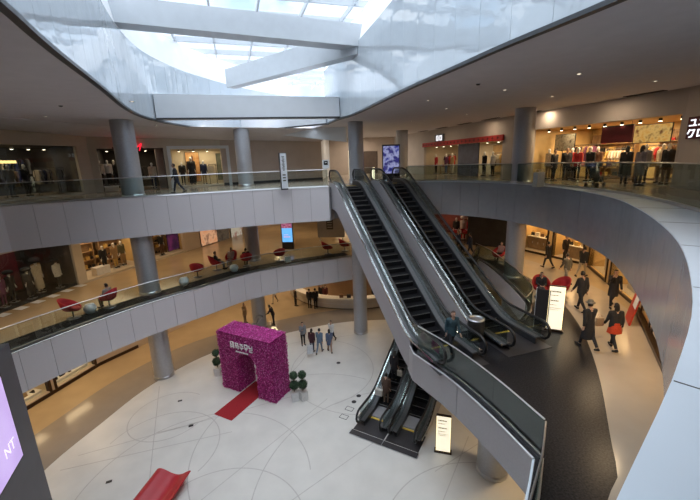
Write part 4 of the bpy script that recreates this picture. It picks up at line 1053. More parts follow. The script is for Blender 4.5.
p = onl(257, 329, L1); pushchair((p.x, p.y, L1+FL), math.radians(100), 'grey pushchair beside the far column on the ground floor', cloth((.28, .30, .34)))
# floor sockets in the white stone
for i, (px, py) in enumerate(((180, 401), (191, 426), (109, 482))):
    p = onl(px, py, L1); mb = MB(); mb.bb(-.11, .11, -.07, .07, 0, .006); mb.bb(-.09, .09, -.05, .05, .006, .009)
    tag(obj('floor_socket', mb, M_dkbox, None, 0, (p.x, p.y, L1+FL), .4), ('dark floor socket left of the red carpet, the furthest one', 'dark floor socket between the red bench and the furthest socket', 'dark floor socket left of the red bench')[i], 'socket')
for i, (px, py) in enumerate(((338.5, 363), (358.7, 396), (354, 402))):  # round caps set in the stone, unlit
    p = onl(px, py, L1); mb = MB(); mb.lathe([(.13, 0), (.13, .006), (.1, .009), (.09, .007)], n=16)
    tag(obj('floor_cap', mb, M_dkbox, None, 0, (p.x, p.y, L1+FL)), ('dark round floor cap below the group of people', 'dark round floor cap left of the lower escalators, further one', 'dark round floor cap left of the lower escalators, nearer one')[i], 'floor cap')
for i, (px, py) in enumerate(((349.5, 409), (344, 417))):
    p = onl(px, py, L1); mb = MB()
    for a, b in (((-.2, -.14), (.2, -.14)), ((.2, -.14), (.2, .14)), ((.2, .14), (-.2, .14)), ((-.2, .14), (-.2, -.14))): mb.bar((a[0], a[1], .004), (b[0], b[1], .004), .025, .008)
    mb.bb(-.19, .19, -.13, .13, 0, .003, 1)
    tag(obj('floor_hatch', mb, [M_dkbox, M_white_floor], None, 0, (p.x, p.y, L1+FL), -.5), ('square floor hatch left of the lower escalators, further of two', 'square floor hatch left of the lower escalators, nearer of two')[i], 'floor hatch')
# big screen pylon at the lower left
M_pylon = mat('dark_grey_pylon', (.115, .115, .125), .5, .2, .04, 3)
M_lilac = screen_mat('lilac_screen', [(.42, .30, .66), (.55, .40, .80), (.62, .50, .86)], 1.0, .35)
Fp = Vector(aty(31, 422, 9.6)); ud = Vector((.385, -.923, 0)); rzP = math.atan2(ud.y, ud.x)
top_z = aty(8, 343, 9.6)[2]
py_ = thing('screen_pylon', 'tall dark grey pylon with a lilac lit screen at the lower left', 'screen', (Fp.x, Fp.y, L1+FL), rzP)
hP = top_z-L1
mb = MB(); mb.bb(0, 3.4, -.75, 0, 0, hP); obj('casing', mb, M_pylon, py_, .02)   # local x runs towards the viewer, +y faces the court
sz1 = hP-.55; sz0 = hP-3.05
mb = MB(); mb.bb(.86, 3.2, 0, .02, sz0-.06, sz1+.06); obj('bezel', mb, M_black, py_)
mb = MB(); mb.bb(.92, 3.14, .02, .03, sz0, sz1); obj('screen', mb, M_lilac, py_)
mb = MB(); put_text(mb, 'NT', .42, (1.42, .034, sz0+.62), (-1, 0, 0), (0, 0, 1), .003); obj('lettering', mb, mat('pale_letter', (.7, .65, .85), .4, emit=(.8, .75, 1.0), es=.9), py_)
# people riding the lower escalator
def on_esc(label, s, dx, **kw):
    a = Vector((.496, .868, 0)); p = B3+a*s+pv*dx; zz = esc_line(math.floor((s-.05)/.4)*.4+.25, 10.9, 5.45)
    return figure('person', label, 'person', p.x, p.y, L1+zz+.02, -29.7, 1.74, **kw)
on_esc('person in black carrying a pale bag, upper of two riding the lower escalator', 2.15, -.05, top=BK, bottom=BK, coat=.25, longhair=True)
on_esc('person in brown with a white bag, lower of two riding the lower escalator', 1.05, -.05, top=(.10, .06, .045), bottom=(.18, .12, .08), coat=.3)
def bag(p, rz, m, label, w=.30, h=.30, d=.12, group=None, name='shopping_bag', cat='bag'):
    t = thing(name, label, cat, p, rz, group)
    mb = MB(); mb.box((0, 0, h/2), (w, d, h), 0, 0, .94); obj('pouch', mb, m, t, .008)
    for s in (-1, 1):
        mb = MB(); mb.tube([(-w*.25, s*d*.4, h), (-w*.2, s*d*.4, h+.12), (0, s*d*.4, h+.15), (w*.2, s*d*.4, h+.12), (w*.25, s*d*.4, h)], .008, 6); obj('handle', mb, m, t)
    return t
a = Vector((.496, .868, 0))
p = B3+a*.85-pv*.38; bag((p.x, p.y, L1+.72), -.5, cloth((.60, .58, .54)), 'white bag carried by the lower person on the lower escalator', .42, .34, .16)
p = B3+a*2.05+pv*.30; bag((p.x, p.y, L1+1.35), -.5, cloth((.5, .44, .36)), 'pale bag carried by the upper person on the lower escalator', .28, .30, .12)
p = onl(598, 336, L2); bag((p.x+.02, p.y+.05, L2+.42), 0, cloth((.42, .30, .19)), 'tan bag in the hand of the person with the flat hat', .30, .34, .10)
p = onl(319, 356, L1); bag((p.x-.55, p.y-.15, L1+.3), .2, cloth((.55, .57, .60)), 'large white bag hanging between the people right of the arch', .40, .55, .2)
# ================================================================== FURNITURE AND SIGNS ON THE GALLERIES
M_redchair = mat('red_chair_fabric', (.40, .015, .02), .75, 0, .1, 25, .1, 150); M_chairbase = mat('grey_chair_base', (.18, .18, .19), .35, .8)
def make_chair(p, rz, label, g='red shell chairs on the middle gallery'):
    t = thing('shell_chair', label, 'chair', p, rz, g); t.scale = (1.12, 1.12, 1.12)
    rows = []   # bucket shell: rings round the seat, higher at the back; the sitter looks along +y
    n = 22; vs = []; fs = []
    for i, (r, z, bk) in enumerate(((.10, .36, 0), (.25, .38, 0), (.32, .44, .02), (.36, .56, .10), (.385, .68, .27))):
        for j in range(n):
            a = 2*math.pi*j/n; back = max(0, -math.sin(a)); fr = max(0, math.sin(a))
            vs.append((r*math.cos(a), r*.92*math.sin(a)-.10*back*i/4, z+bk*back-(.25*fr*(i/4)**1.3 if i > 1 else 0)))
    for i in range(4):
        for j in range(n): fs.append((i*n+j, i*n+(j+1) % n, (i+1)*n+(j+1) % n, (i+1)*n+j))
    fs.append(tuple(reversed(range(n))))
    mb = MB(); mb.add(vs, fs, 0, True); o = obj('shell', mb, M_redchair, t)
    sd = o.modifiers.new('thick', 'SOLIDIFY'); sd.thickness = .04
    mb = MB(); mb.lathe([(.0, .40), (.27, .40), (.30, .43), (.27, .47), (.001, .48)], n=18); obj('seat_cushion', mb, M_redchair, o)
    mb = MB(); mb.tube([(0, 0, .03), (0, 0, .36)], .03, 8); pd_ = obj('pedestal', mb, M_chairbase, t)
    mb = MB(); mb.lathe([(.27, 0), (.27, .012), (.05, .035)], n=20); obj('foot_plate', mb, M_chairbase, pd_)
    return t
CH = {}
chair0 = None
def chair(px, py, face, label):
    global chair0
    p = onl(px, py, L2); loc = (p.x, p.y, L2+FL)
    if chair0 is None: chair0 = make_chair(loc, math.radians(face), label); return p
    dup(chair0, loc, math.radians(face), label); return p
M_stool = mat('white_stool_shell', (.70, .74, .72), .4, 0, .03, 8)
def stool(px, py, label):
    p = onl(px, py, L2); t = thing('drum_stool', label, 'stool', (p.x, p.y, L2+FL), 0, 'round white stools beside the red chairs')
    mb = MB(); mb.lathe([(.17, 0), (.24, .08), (.29, .22), (.29, .30), (.25, .40), (.20, .45)], n=20); obj('shell', mb, M_stool, t)
    mb = MB(); mb.lathe([(.205, .45), (.21, .465), (.001, .47)], n=20); obj('top', mb, M_white, t)
def sitter(px, py, face, label, back=.06, **kw):
    p = onl(px, py, L2); d = math.radians(face)
    return figure('person', label, 'person', p.x, p.y, L2+.015, face, 1.70, pose='sit', coat=0, **kw)
chair(74, 318, -70, 'red shell chair, empty, nearest the left edge on the middle gallery')
chair(110, 307, 80, 'red shell chair holding a person with dark hair on the middle gallery')
sitter(109, 307.5, 80, 'person with dark hair and pale top seated in a red chair at far left', top=(.30, .27, .24), bottom=(.16, .12, .07), hair=(.02, .012, .01))
stool(91, 313, 'round white stool between the two red chairs nearest the left column')
p = onl(82, 318, L2)
chair(198, 277, 10, 'red shell chair seen from behind, standing alone right of the left column')
stool(184.5, 285, 'round white stool left of the lone red chair')
chair(217, 270, -65, 'red shell chair facing right, holding a person in black')
sitter(218, 270, -65, 'person in black seated facing right among the red chairs', top=BK, bottom=(.12, .12, .14))
chair(232, 266, 170, 'red shell chair facing the viewer behind a white stool')
sitter(232, 266, 170, 'person in a pale top seated behind a white stool among the red chairs', top=(.40, .32, .30), bottom=(.3, .26, .24), longhair=True)
stool(234.5, 271.5, 'round white stool in front of the seated people')
chair(247, 266, 20, 'red shell chair seen from behind, next to the far column')
sitter(247, 266, 20, 'person in black seated with back to the viewer beside the far column', top=BK, bottom=BK)
chair(280, 261, 25, 'red shell chair left of a pale shopping bag')
p = onl(288, 262, L2); bag((p.x, p.y, L2+FL), .5, cloth((.45, .55, .60)), 'pale blue shopping bag standing beside a red chair', .40, .42, .25)
chair(328, 254, -60, 'red shell chair facing right, second from the escalator side')
chair(345, 251, -75, 'red shell chair nearest the upper escalator on the middle gallery')
chair(498, 262, 120, 'red shell chair behind the railing, left of the right column')
p = onl(498, 262, L2); sitter(500, 261, 120, 'person in a pale pink top seated left of the right column', top=(.50, .30, .27), bottom=BK, longhair=True)
chair(540, 297, 165, 'red shell chair holding a person in black and white')
sitter(540, 297.5, 165, 'person in a black jacket and white shirt seated behind the lit sign', top=BK, bottom=(.10, .10, .12), longhair=True)
chair(559, 298, 110, 'red shell chair, empty, directly behind the lit sign stand')
# litter bin
p = onl(476, 340, L2); t = thing('litter_bin', 'round dark metal litter bin between the ends of the upper escalators', 'bin', (p.x, p.y+.1, L2+FL))
mb = MB(); mb.lathe([(.29, 0), (.31, .03), (.33, .80), (.33, .84)], n=24); obj('body', mb, mat('dark_bin_metal', (.10, .09, .085), .4, .7, .1, 10), t)
mb = MB(); mb.lathe([(.335, .84), (.335, .88), (.24, .90), (.22, .86)], n=24); obj('rim', mb, M_steel, t)
# thin dark post beside the lit sign stand
p = onl(543, 331, L2); t = thing('notice_stand', 'narrow white edged notice board left of the lit sign on the landing', 'sign', (p.x-.02, p.y+.2, L2+FL), math.radians(-40))
mb = MB(); mb.bb(-.25, .25, -.02, .02, .1, 1.75); obj('board', mb, M_dkbox, t)
mb = MB(); mb.bb(-.27, -.25, -.03, .03, 0, 1.78); mb.bb(.25, .27, -.03, .03, 0, 1.78); obj('frame', mb, M_white, t)
mb = MB(); mb.bb(-.3, .3, -.18, .18, 0, .02); obj('foot', mb, M_dkbox, t)
# screens
def totem(p, rz, w, h, cols, es, label, scale=3.0, foot=.45, extra=None):
    t = thing('screen_totem', label, 'screen', p, rz)
    mb = MB(); mb.bb(-w/2, w/2, -.10, .10, 0, h); obj('casing', mb, M_black, t, .015)
    mb = MB(); mb.bb(-w/2+.06, w/2-.06, -.112, -.10, foot, h-.1); obj('screen', mb, screen_mat('screen_%d' % len(bpy.data.materials), cols, es, scale), t)
    if extra: extra(t, w, h)
    return t
def blue_extra(t, w, h):
    mb = MB(); mb.bb(-w/2+.06, w/2-.06, -.118, -.112, h-.75, h-.1); obj('banner', mb, screen_mat('plum_banner', [(.05, .01, .04), (.45, .10, .20), (.6, .3, .4)], .8, 9), t)
    mb = MB(); mb.bb(-.3, .25, -.118, -.112, 1.0, 1.12); mb.bb(-.28, .1, -.118, -.112, 1.2, 1.26); obj('print', mb, mat('pale_violet_print', (.4, .4, .7), .5, emit=(.45, .4, .75), es=.8), t)
p = onl(288.5, 249, L2); totem((p.x, p.y, L2+FL), math.radians(-4), .98, 2.55, [(.10, .38, .80), (.14, .45, .90), (.22, .55, .95)], 1.1, 'screen totem showing a bright blue picture on the middle gallery', .6, .62, blue_extra)
ps = Vector(aty(391, 178, 27.0)); totem((ps.x, 27.0, FL), math.radians(2), 1.25, 2.55, [(.01, .01, .08), (.04, .05, .30), (.40, .42, .70), (.02, .02, .16), (.10, .08, .30)], .7, 'dark screen totem with violet pictures at the head of the upper escalators', 1.7, .55)
p = onl(282, 190.5, L3); t = thing('signpost', 'slim white sign pillar behind the left top railing', 'sign', (p.x+.1, p.y+.35, FL), math.radians(20))
mb = MB(); mb.bb(-.2, .2, -.09, .09, 0, 2.1); obj('pillar', mb, M_dkbox, t)
mb = MB(); mb.bb(-.16, .2, -.105, -.09, .08, 2.08); obj('face', mb, mat('pale_sign_face', (.62, .66, .70), .4), t)
mb = MB()
for i in range(12): mb.bb(-.03-.02*(i % 3), .06+.02*(i % 2), -.112, -.105, 1.1+i*.07, 1.14+i*.07)
for i in range(3): mb.bb(-.08, .1, -.112, -.105, .5+i*.16, .58+i*.16)
obj('print', mb, M_ink, t)
p = Vector(aty(328, 172, 23.6)); t = thing('escalator_sign', 'small square white sign with a black pictogram at the railing end', 'sign', (p.x-.1, 23.3, FL), math.radians(3))
mb = MB(); mb.bb(-.20, .20, -.02, .02, 1.12, 1.64); obj('plate', mb, M_white, t)
mb = MB(); mb.tube([(0, .0, 0), (0, 0, 1.12)], .025, 8); obj('post', mb, M_steel, t)
mb = MB(); mb.bb(-.12, .12, -.03, -.02, 1.33, 1.57); pg_ = obj('pictogram', mb, M_black, t)
mb = MB(); mb.bb(-.05, .06, -.034, -.03, 1.45, 1.50); mb.bar((-.07, -.034, 1.38), (.05, -.034, 1.50), .02, .004); obj('symbol', mb, M_white, pg_)
M_glow = mat('cream_light_post', (.9, .8, .55), .4, emit=(1, .86, .58), es=1.6)
for px, py, Y, h, lb in ((350.5, 184, 30.0, 2.3, 'glowing slim light post behind the left escalator head, taller one'), (373.5, 180, 27.5, 1.0, 'glowing slim light post between the escalator heads, shorter one')):
    x = aty(px, py, Y)[0]; t = thing('light_post', lb, 'lamp', (x, Y, FL))
    mb = MB(); mb.bb(-.11, .11, -.11, .11, 0, .12); obj('base', mb, M_steel, t)
    mb = MB(); mb.bb(-.09, .09, -.09, .09, .12, h); obj('light', mb, M_glow, t)
# grey display board on the middle gallery
p = onl(331, 240, L2); t = thing('display_board', 'grey display board with a dark picture, left of the upper escalator', 'board', (p.x, p.y, L2+FL), math.radians(-6))
mb = MB(); mb.bb(-1.2, 1.3, -.05, .05, .25, 2.3); obj('panel', mb, mat('grey_board', (.26, .25, .25), .6), t)
mb = MB(); mb.bb(-.35, .25, -.062, -.05, 1.0, 2.1); obj('picture', mb, M_dkbox, t)
mb = MB()
for i in range(4): mb.bb(-.28, .18-.05*(i % 2), -.07, -.062, 1.15+i*.22, 1.25+i*.22)
obj('print', mb, mat('grey_print', (.3, .3, .3), .6), t)
for x in (-1.0, 1.1):
    mb = MB(); mb.bb(x-.05, x+.05, -.25, .25, 0, .03); mb.bb(x-.03, x+.03, -.03, .03, .03, .3); obj('foot', mb, M_steel, t)
# ================================================================== INSIDE THE SHOPS, SHOP SIGNS
M_wood = mat('shelf_wood', (.30, .19, .10), .5, 0, .15, 4); M_rail = mat('dark_rail_metal', (.06, .06, .06), .35, .8)
M_spot = mat('spotlight_face', (.9, .85, .7), .4, emit=(1, .86, .6), es=9)
CL = {'black': (.015, .015, .017), 'navy': (.025, .035, .08), 'cream': (.55, .48, .36), 'grey': (.20, .20, .21), 'tan': (.34, .22, .11), 'white': (.62, .60, .56), 'red': (.42, .025, .03), 'brown': (.12, .06, .035), 'olive': (.12, .11, .06), 'pink': (.5, .2, .22), 'gold': (.5, .33, .10), 'blue': (.08, .14, .30), 'plum': (.12, .03, .08)}
def spots(sg, us, v, z, label, group):
    s0 = None
    for u in us:
        p = sg.P(u, v, z)
        if s0 is None:
            s0 = thing('spotlight', label, 'lamp', p, sg.ang, group)
            mb = MB(); mb.lathe([(.02, 0), (.07, -.01), (.08, -.14), (.055, -.14)], n=12, capt=False); hs_ = obj('housing', mb, M_rail, s0)
            mb = MB(); mb.lathe([(.001, -.12), (.07, -.125), (.07, -.15), (.001, -.155)], n=12); obj('lens', mb, M_spot, s0)
        else: dup(s0, p, sg.ang)
def garment_mesh(k=1.0, length=.75):
    """a shirt or coat on a hanger, hung edge-on: width along y, thin along x, hook at the origin"""
    mb = MB(); pr = [(-.06, -.10), (-.22, -.15), (-.30, -.48), (-.22, -.50), (-.20, -.30), (-.21, -.10-length), (.21, -.10-length), (.20, -.30), (.22, -.50), (.30, -.48), (.22, -.15), (.06, -.10)]
    n = len(pr); vs = []; fs = []
    for x, sc in ((-.045, .96), (-.03, 1), (.03, 1), (.045, .96)):
        vs += [(x*k, a*sc*k, b*k) for a, b in pr]
    for i in range(3):
        for j in range(n): fs.append((i*n+j, i*n+(j+1) % n, (i+1)*n+(j+1) % n, (i+1)*n+j))
    mb.add(vs, fs+[tuple(reversed(range(n))), tuple(range(3*n, 4*n))]); return mb
GM = {}
def garment(p, rz, col, length, label, group, front=False):
    key = (col, length)
    if key not in GM:
        o = obj('garment', garment_mesh(1, length), cloth(CL[col])); h = MB(); h.tube([(0, 0, .0), (0, .02, -.03), (0, 0, -.06), (0, -.2, -.13)], .006, 5); h.tube([(0, 0, -.06), (0, .2, -.13)], .006, 5)
        obj('hanger', h, M_rail, o); GM[key] = o; o.location = p; o.rotation_euler.z = rz+(math.pi/2 if front else 0); return tag(o, label, 'clothes', group)
    return dup(GM[key], p, rz+(math.pi/2 if front else 0), label, group)
def rack(sg, u0, u1, v, z0, h, cols, label, glabel, group, step=.16, length=.75, front=False):
    c = sg.P((u0+u1)/2, v, z0); w = u1-u0
    t = thing('clothes_rack', label, 'clothes rack', c, sg.ang)
    for s in (-1, 1):
        mb = MB(); mb.tube([(s*w/2, 0, 0), (s*w/2, 0, h)], .018, 8); obj('post', mb, M_rail, t)
        mb = MB(); mb.bb(s*w/2-.03, s*w/2+.03, -.25, .25, 0, .03); obj('foot', mb, M_rail, t)
    mb = MB(); mb.tube([(-w/2, 0, h), (w/2, 0, h)], .018, 8); obj('rail', mb, M_rail, t)
    n = int((w-.2)/step)
    for i in range(n):
        garment(sg.P(u0+.12+i*step, v, z0+h+.005), sg.ang, cols[(i*7+i//3) % len(cols)] if not front else cols[i % len(cols)], length, glabel, group, front)
MANQ = []
def mannequin(sg, u, v, z, label, face=None, H=1.8, top='black', bottom='black', base=True, **kw):
    for _ in range(8):
        p = sg.P(u, v, z)
        if all((p-q).length > .66 for q in MANQ): break
        v += .12; u += .1 if _ % 2 else -.02
    MANQ.append(p); f = math.degrees(sg.ang)+180 if face is None else face
    up = .03 if base else 0
    t, J, k = figure('mannequin', label, 'mannequin', p.x, p.y, z+up+.012, f, H, top=CL[top], bottom=CL[bottom], mannequin=True, vox=.03, **kw)
    if base:
        mb = MB(); mb.lathe([(.24, -up), (.24, -.004), (.22, -.001)], n=20); obj('base_plate', mb, M_steel, t)
    return t
def platform(sg, u0, u1, v0, v1, z0, h, m, label):
    c = sg.P((u0+u1)/2, (v0+v1)/2, z0); t = thing('display_platform', label, 'platform', c, sg.ang)
    mb = MB(); mb.bb(-(u1-u0)/2, (u1-u0)/2, -(v1-v0)/2, (v1-v0)/2, 0, h-.03); obj('body', mb, m, t)
    mb = MB(); mb.bb(-(u1-u0)/2-.01, (u1-u0)/2+.01, -(v1-v0)/2-.01, (v1-v0)/2+.01, h-.03, h); obj('top', mb, M_pot, t)
    return t
def shelf(sg, u0, u1, v, z0, h, nsh, goods, label, glabel, group, depth=.35, m=None, fill=.75):
    """open shelf unit against the back of a shop with bags and boxes standing on the boards"""
    w = u1-u0; c = sg.P((u0+u1)/2, v, z0); t = thing('shelf_unit', label, 'shelf', c, sg.ang)
    for s in (-1, 1):
        mb = MB(); mb.bb(s*w/2-.02, s*w/2+.02, -depth/2, depth/2, 0, h); obj('side_panel', mb, m or M_wood, t)
    mb = MB(); mb.bb(-w/2, w/2, depth/2-.02, depth/2, 0, h); obj('back_panel', mb, m or M_wood, t)
    for i in range(nsh):
        z = .12+i*(h-.2)/nsh; mb = MB(); mb.bb(-w/2+.02, w/2-.02, -depth/2, depth/2-.02, z-.03, z); obj('shelf_board', mb, m or M_wood, t)
        x = u0+.16
        while x < u1-.16:
            wd = RND.choice((.20, .26, .32))
            if RND.random() < fill:
                put_good(sg.P(x+wd/2, v-.02, z0+z+.001), sg.ang, RND.choice(goods), wd*.9, glabel, group)
            x += wd+.05
GOODS = {}
def put_good(p, rz, kind, w, label, group):
    shape, col = kind; key = (shape, col, round(w, 2))
    if key in GOODS: return dup(GOODS[key], p, rz, label, group)
    mb = MB()
    if shape == 'bag':
        mb.box((0, 0, w*.40), (w, w*.45, w*.8), 0, 0, .82); o = obj('handbag', mb, cloth(CL[col]), None, .015); h = MB()
        h.tube([(-w*.28, 0, w*.78)]+[(-w*.28*math.cos(math.radians(a)), 0, w*.78+w*.42*math.sin(math.radians(a))) for a in range(20, 180, 20)]+[(w*.28, 0, w*.78)], .010, 6); obj('handle', h, cloth(CL[col]), o); cat = 'bag'
    elif shape == 'shoe':
        mb.xprism([(-w*.5, 0), (w*.5, 0), (w*.52, .04), (w*.2, .07), (-.02, .12), (-.06*w-.03, .17), (-w*.5, .16)], -.045, .045); o = obj('shoe', mb, cloth(CL[col]), None, .012); cat = 'shoe'
        h = MB(); h.xprism([(-w*.52, 0), (w*.53, 0), (w*.53, .02), (-w*.52, .02)], -.05, .05); obj('sole', h, M_black, o)
    elif shape == 'folded':
        for i in range(3): mb.box((0, 0, .03+i*.06), (w*(1-.02*i), w*.9, .052), (i-1)*.04)
        o = obj('folded_clothes', mb, cloth(CL[col]), None, .012); cat = 'clothes'
    else:
        mb.box((0, 0, w*.45), (w, w*.8, w*.9)); mb.box((0, 0, w*.9), (w*1.04, w*.84, w*.12)); o = obj('gift_box', mb, cloth(CL[col]), None, .008); cat = 'box'
    o.location = p; o.rotation_euler.z = rz; GOODS[key] = o
    return tag(o, label, cat, group)
def table(sg, u, v, z0, w, d, h, goods, label, glabel, group, m=None):
    c = sg.P(u, v, z0); t = thing('display_table', label, 'table', c, sg.ang)
    mb = MB(); mb.bb(-w/2, w/2, -d/2, d/2, h-.05, h); obj('tabletop', mb, m or M_wood, t)
    for sx in (-1, 1):
        for sy in (-1, 1):
            mb = MB(); mb.bb(sx*(w/2-.06)-.03, sx*(w/2-.06)+.03, sy*(d/2-.06)-.03, sy*(d/2-.06)+.03, 0, h-.05); obj('leg', mb, m or M_wood, t)
    mb = MB(); mb.bb(-w/2+.05, w/2-.05, -d/2+.05, d/2-.05, .16, .20); obj('lower_shelf', mb, m or M_wood, t)
    k = 0
    for r in (-.25, .25):
        x = -w/2+.2
        while x < w/2-.15:
            put_good(sg.P(u+x, v+r*d, z0+h+.002), sg.ang, goods[k % len(goods)], .26, glabel, group); k += 1; x += .36
def poster(sg, u, v, zc, w, h, cols, label, es=0.0, scale=4.0, fig=None, name='poster', cat='poster', frame=None):
    p = sg.P(u, v, zc); t = thing(name, label, cat, p, sg.ang)
    mb = MB(); mb.bb(-w/2-.03, w/2+.03, -.02, .03, -h/2-.03, h/2+.03); obj('frame', mb, frame or M_rail, t)
    m = screen_mat('print_%d' % len(bpy.data.materials), cols, es, scale)
    if es <= 0:
        nt = m.node_tree; b = nt.nodes['Principled BSDF']; r_ = [n for n in nt.nodes if n.type == 'VALTORGB'][0]; nt.links.new(r_.outputs['Color'], b.inputs['Base Color']); b.inputs['Emission Strength'].default_value = 0; b.inputs['Roughness'].default_value = .5
    mb = MB(); mb.bb(-w/2, w/2, -.03, -.02, -h/2, h/2); obj('picture', mb, m, t)
    if fig:
        mb = MB(); mb.add([(x*w, -.034, z*h) for x, z in fig[0]], [tuple(range(len(fig[0])))]); obj('printed_figure', mb, fig[1], t)
    return t
FIG = [(-.16, -.48), (.16, -.48), (.2, .05), (.12, .2), (.04, .24), (.07, .34), (.0, .42), (-.07, .34), (-.04, .24), (-.12, .2), (-.2, .05)]
# ---------------------------------------------------- top gallery, far left shop (dark, clothes rails)
U = lambda sg, px, py, off=0: sg.hit(px, py, off)[0]
cols = ['black', 'navy', 'grey', 'black', 'cream', 'olive', 'black', 'grey']
for px0, px1, v, hh, cc, lb in ((2, 26, 1.2, 1.55, ['grey', 'olive', 'tan', 'grey'], 'clothes rack with grey and olive clothes at the left edge of the dark upper shop'),
                            (35, 56, 1.0, 1.6, ['cream', 'black', 'grey', 'black', 'navy'], 'clothes rack with cream and black clothes in the middle of the dark upper shop'),
                            (58, 80, 1.3, 1.6, ['black', 'grey', 'black', 'cream'], 'clothes rack with mostly black clothes at the right of the dark upper shop')):
    u0, u1 = sorted((U(A3, px0, 175, v), U(A3, px1, 175, v)))
    rack(A3, u0, min(u1, s1b-.1), v, .112, hh, cc, lb, 'garment hanging on a '+lb[:lb.index(' at ') if ' at ' in lb else lb.index(' in ')], 'garments on the '+lb[13:40], .17, .85)
rack(A3, s1a+1.0, s1b-.3, 3.5, .112, 2.3, ['black', 'grey', 'navy', 'cream', 'black'], 'long high clothes rack along the back of the dark upper shop', 'garment on the long high rack at the back of the dark upper shop', 'garments on the high back rack', .19, .95)
for px, py, tp, lb in ((24, 172, 'black', 'mannequin in a black jacket standing in the dark upper shop at far left'), (8, 172, 'olive', 'mannequin in olive standing nearest the left edge of the dark upper shop')):
    mannequin(A3, U(A3, px, py, .7), .7, .112, lb, top=tp, coat=.3)
spots(A3, [s1a+1.5+i*.9 for i in range(6) if s1a+1.5+i*.9 < s1b-.2], 2.0, 2.98, 'small spotlight under the ceiling of the dark upper shop at far left', 'spotlights in the far left upper shop')
M_lit = mat('lit_shelf_edge', (.9, .7, .3), .4, emit=(1, .72, .25), es=1.2)
a, b_ = U(A3, 0, 162, 2.4), U(A3, 16, 162, 2.4)
t = thing('light_strip', 'yellow lit strip over the clothes at the far left upper shop', 'lamp', A3.P((a+b_)/2, 2.4, 2.05), A3.ang)
mb = MB(); mb.bb(-abs(b_-a)/2, abs(b_-a)/2, -.03, .03, 0, .16); obj('diffuser', mb, M_lit, t)
mb = MB(); mb.tube([(0, 0, .16), (0, 0, .93)], .012, 6); obj('rod', mb, M_rail, t)
# ---------------------------------------------------- shop with the red letters
sign = thing('shop_sign', 'red lit italic shop letters above the dark upper shop entrance', 'sign', B3s.P(U(B3s, 127.5, 148), -.12, 2.88), B3s.ang)
mb = MB(); put_text(mb, 'H&M', .72, (0, 0, 0), (1, 0, 0), (0, 0, 1), .05, .35); obj('letters', mb, mat('red_lit_letter', (.6, .01, .02), .4, emit=(1, .02, .05), es=1.3), sign)
mb = MB(); mb.bb(-.9, .9, .06, .10, -.06, .06); obj('bracket', mb, M_rail, sign)
for px, tp, bt_, lb in ((102, 'cream', 'black', 'white mannequin in a cream top, leftmost in the dark shop with red letters'), (107, 'white', 'black', 'white mannequin in a white top, middle of three beside the left column'), (112, 'black', 'black', 'white mannequin in black, nearest the left column')):
    mannequin(B3s, U(B3s, px, 180, .6), .6, .33, lb, top=tp, bottom=bt_, H=1.75)
u0, u1 = U(B3s, 100, 185, .6)-.15, U(B3s, 114, 185, .6)+.25
platform(B3s, max(u0, hu[0]+.05), u1, .25, 1.0, .013, .32, M_pier, 'low pale platform under three mannequins beside the left column')
for px0, px1, v, cc, lb in ((137, 150, 1.8, ['black', 'grey', 'black', 'cream'], 'clothes rack with dark clothes behind the left column in the dark shop'), (104, 124, 2.8, ['black', 'brown', 'navy'], 'clothes rack with brown and navy clothes deep in the dark shop')):
    rack(B3s, max(hu[0]+.2, U(B3s, px0, 180, v)), U(B3s, px1, 180, v), v, .013, 1.6, cc, lb, 'garment on the '+lb[:38], 'garments on the '+lb[:38]+' rack', .17, .8)
table(B3s, U(B3s, 146, 185, .9), .9, .013, 1.2, .6, .75, [('folded', 'white'), ('folded', 'grey'), ('folded', 'cream')], 'display table with pale folded clothes in the dark shop with red letters', 'pile of folded clothes on the table in the dark shop with red letters', 'folded clothes by the red letters', M_pier)
mannequin(B3s, U(B3s, 153, 175, .7), .7, .013, 'mannequin in a pale top near the lit pillar of the dark shop', top='cream', bottom='navy')
t = thing('column', 'tan square pillar inside the dark shop with red letters', 'column', B3s.P(U(B3s, 162, 170, 1.3), 1.3, .013), B3s.ang)
mb = MB(); mb.bb(-.3, .3, -.3, .3, 0, 2.83); obj('shaft', mb, M_beige, t)
spots(B3s, [hu[0]+.5, hu[0]+1.6, hu[1]-1.1], .9, 2.83, 'small spotlight under the ceiling of the dark shop with red letters', 'spotlights by the red letters')
# ---------------------------------------------------- bright display window with the dark coat
ORNG = [(.30, .12, .04), (.55, .28, .10), (.62, .42, .20)]
poster(B3s, U(B3s, 193, 165, 1.5), 1.5, 1.45, .95, 2.2, ORNG, 'tall orange brown picture behind the dark coat in the bright upper window', 0, 2.5, (FIG, cloth((.10, .045, .03))))
mannequin(B3s, U(B3s, 193, 180, .75), .75, .112, 'tall mannequin in a long black coat in the bright upper window', H=2.05, top='black', bottom='black', coat=.85)
mannequin(B3s, U(B3s, 205, 180, .7), .7, .112, 'mannequin in a navy jacket, middle of the bright upper window', H=1.75, top='navy', bottom='tan', coat=.2)
mannequin(B3s, U(B3s, 184, 180, .9), .9, .112, 'mannequin in a dark jacket at the left of the bright upper window', H=1.7, top='black', bottom='black', coat=.2)
rack(B3s, U(B3s, 210, 178, .8), U(B3s, 217, 178, .8), .8, .112, 1.5, ['cream', 'white', 'tan'], 'short clothes rack with pale clothes at the right of the bright upper window', 'pale garment on the short rack in the bright upper window', 'pale garments in the bright upper window', .3, .75, True)
poster(B3s, U(B3s, 221, 165, 1.5), 1.5, 1.4, .6, 2.0, [(.10, .12, .10), (.18, .20, .16)], 'narrow dark green picture at the right end of the bright upper window', 0, 3)
spots(B3s, [hu[2]+.6+i*1.0 for i in range(5) if hu[2]+.6+i < hu[3]], .6, 2.73, 'small spotlight under the ceiling of the bright upper window', 'spotlights in the bright upper window')
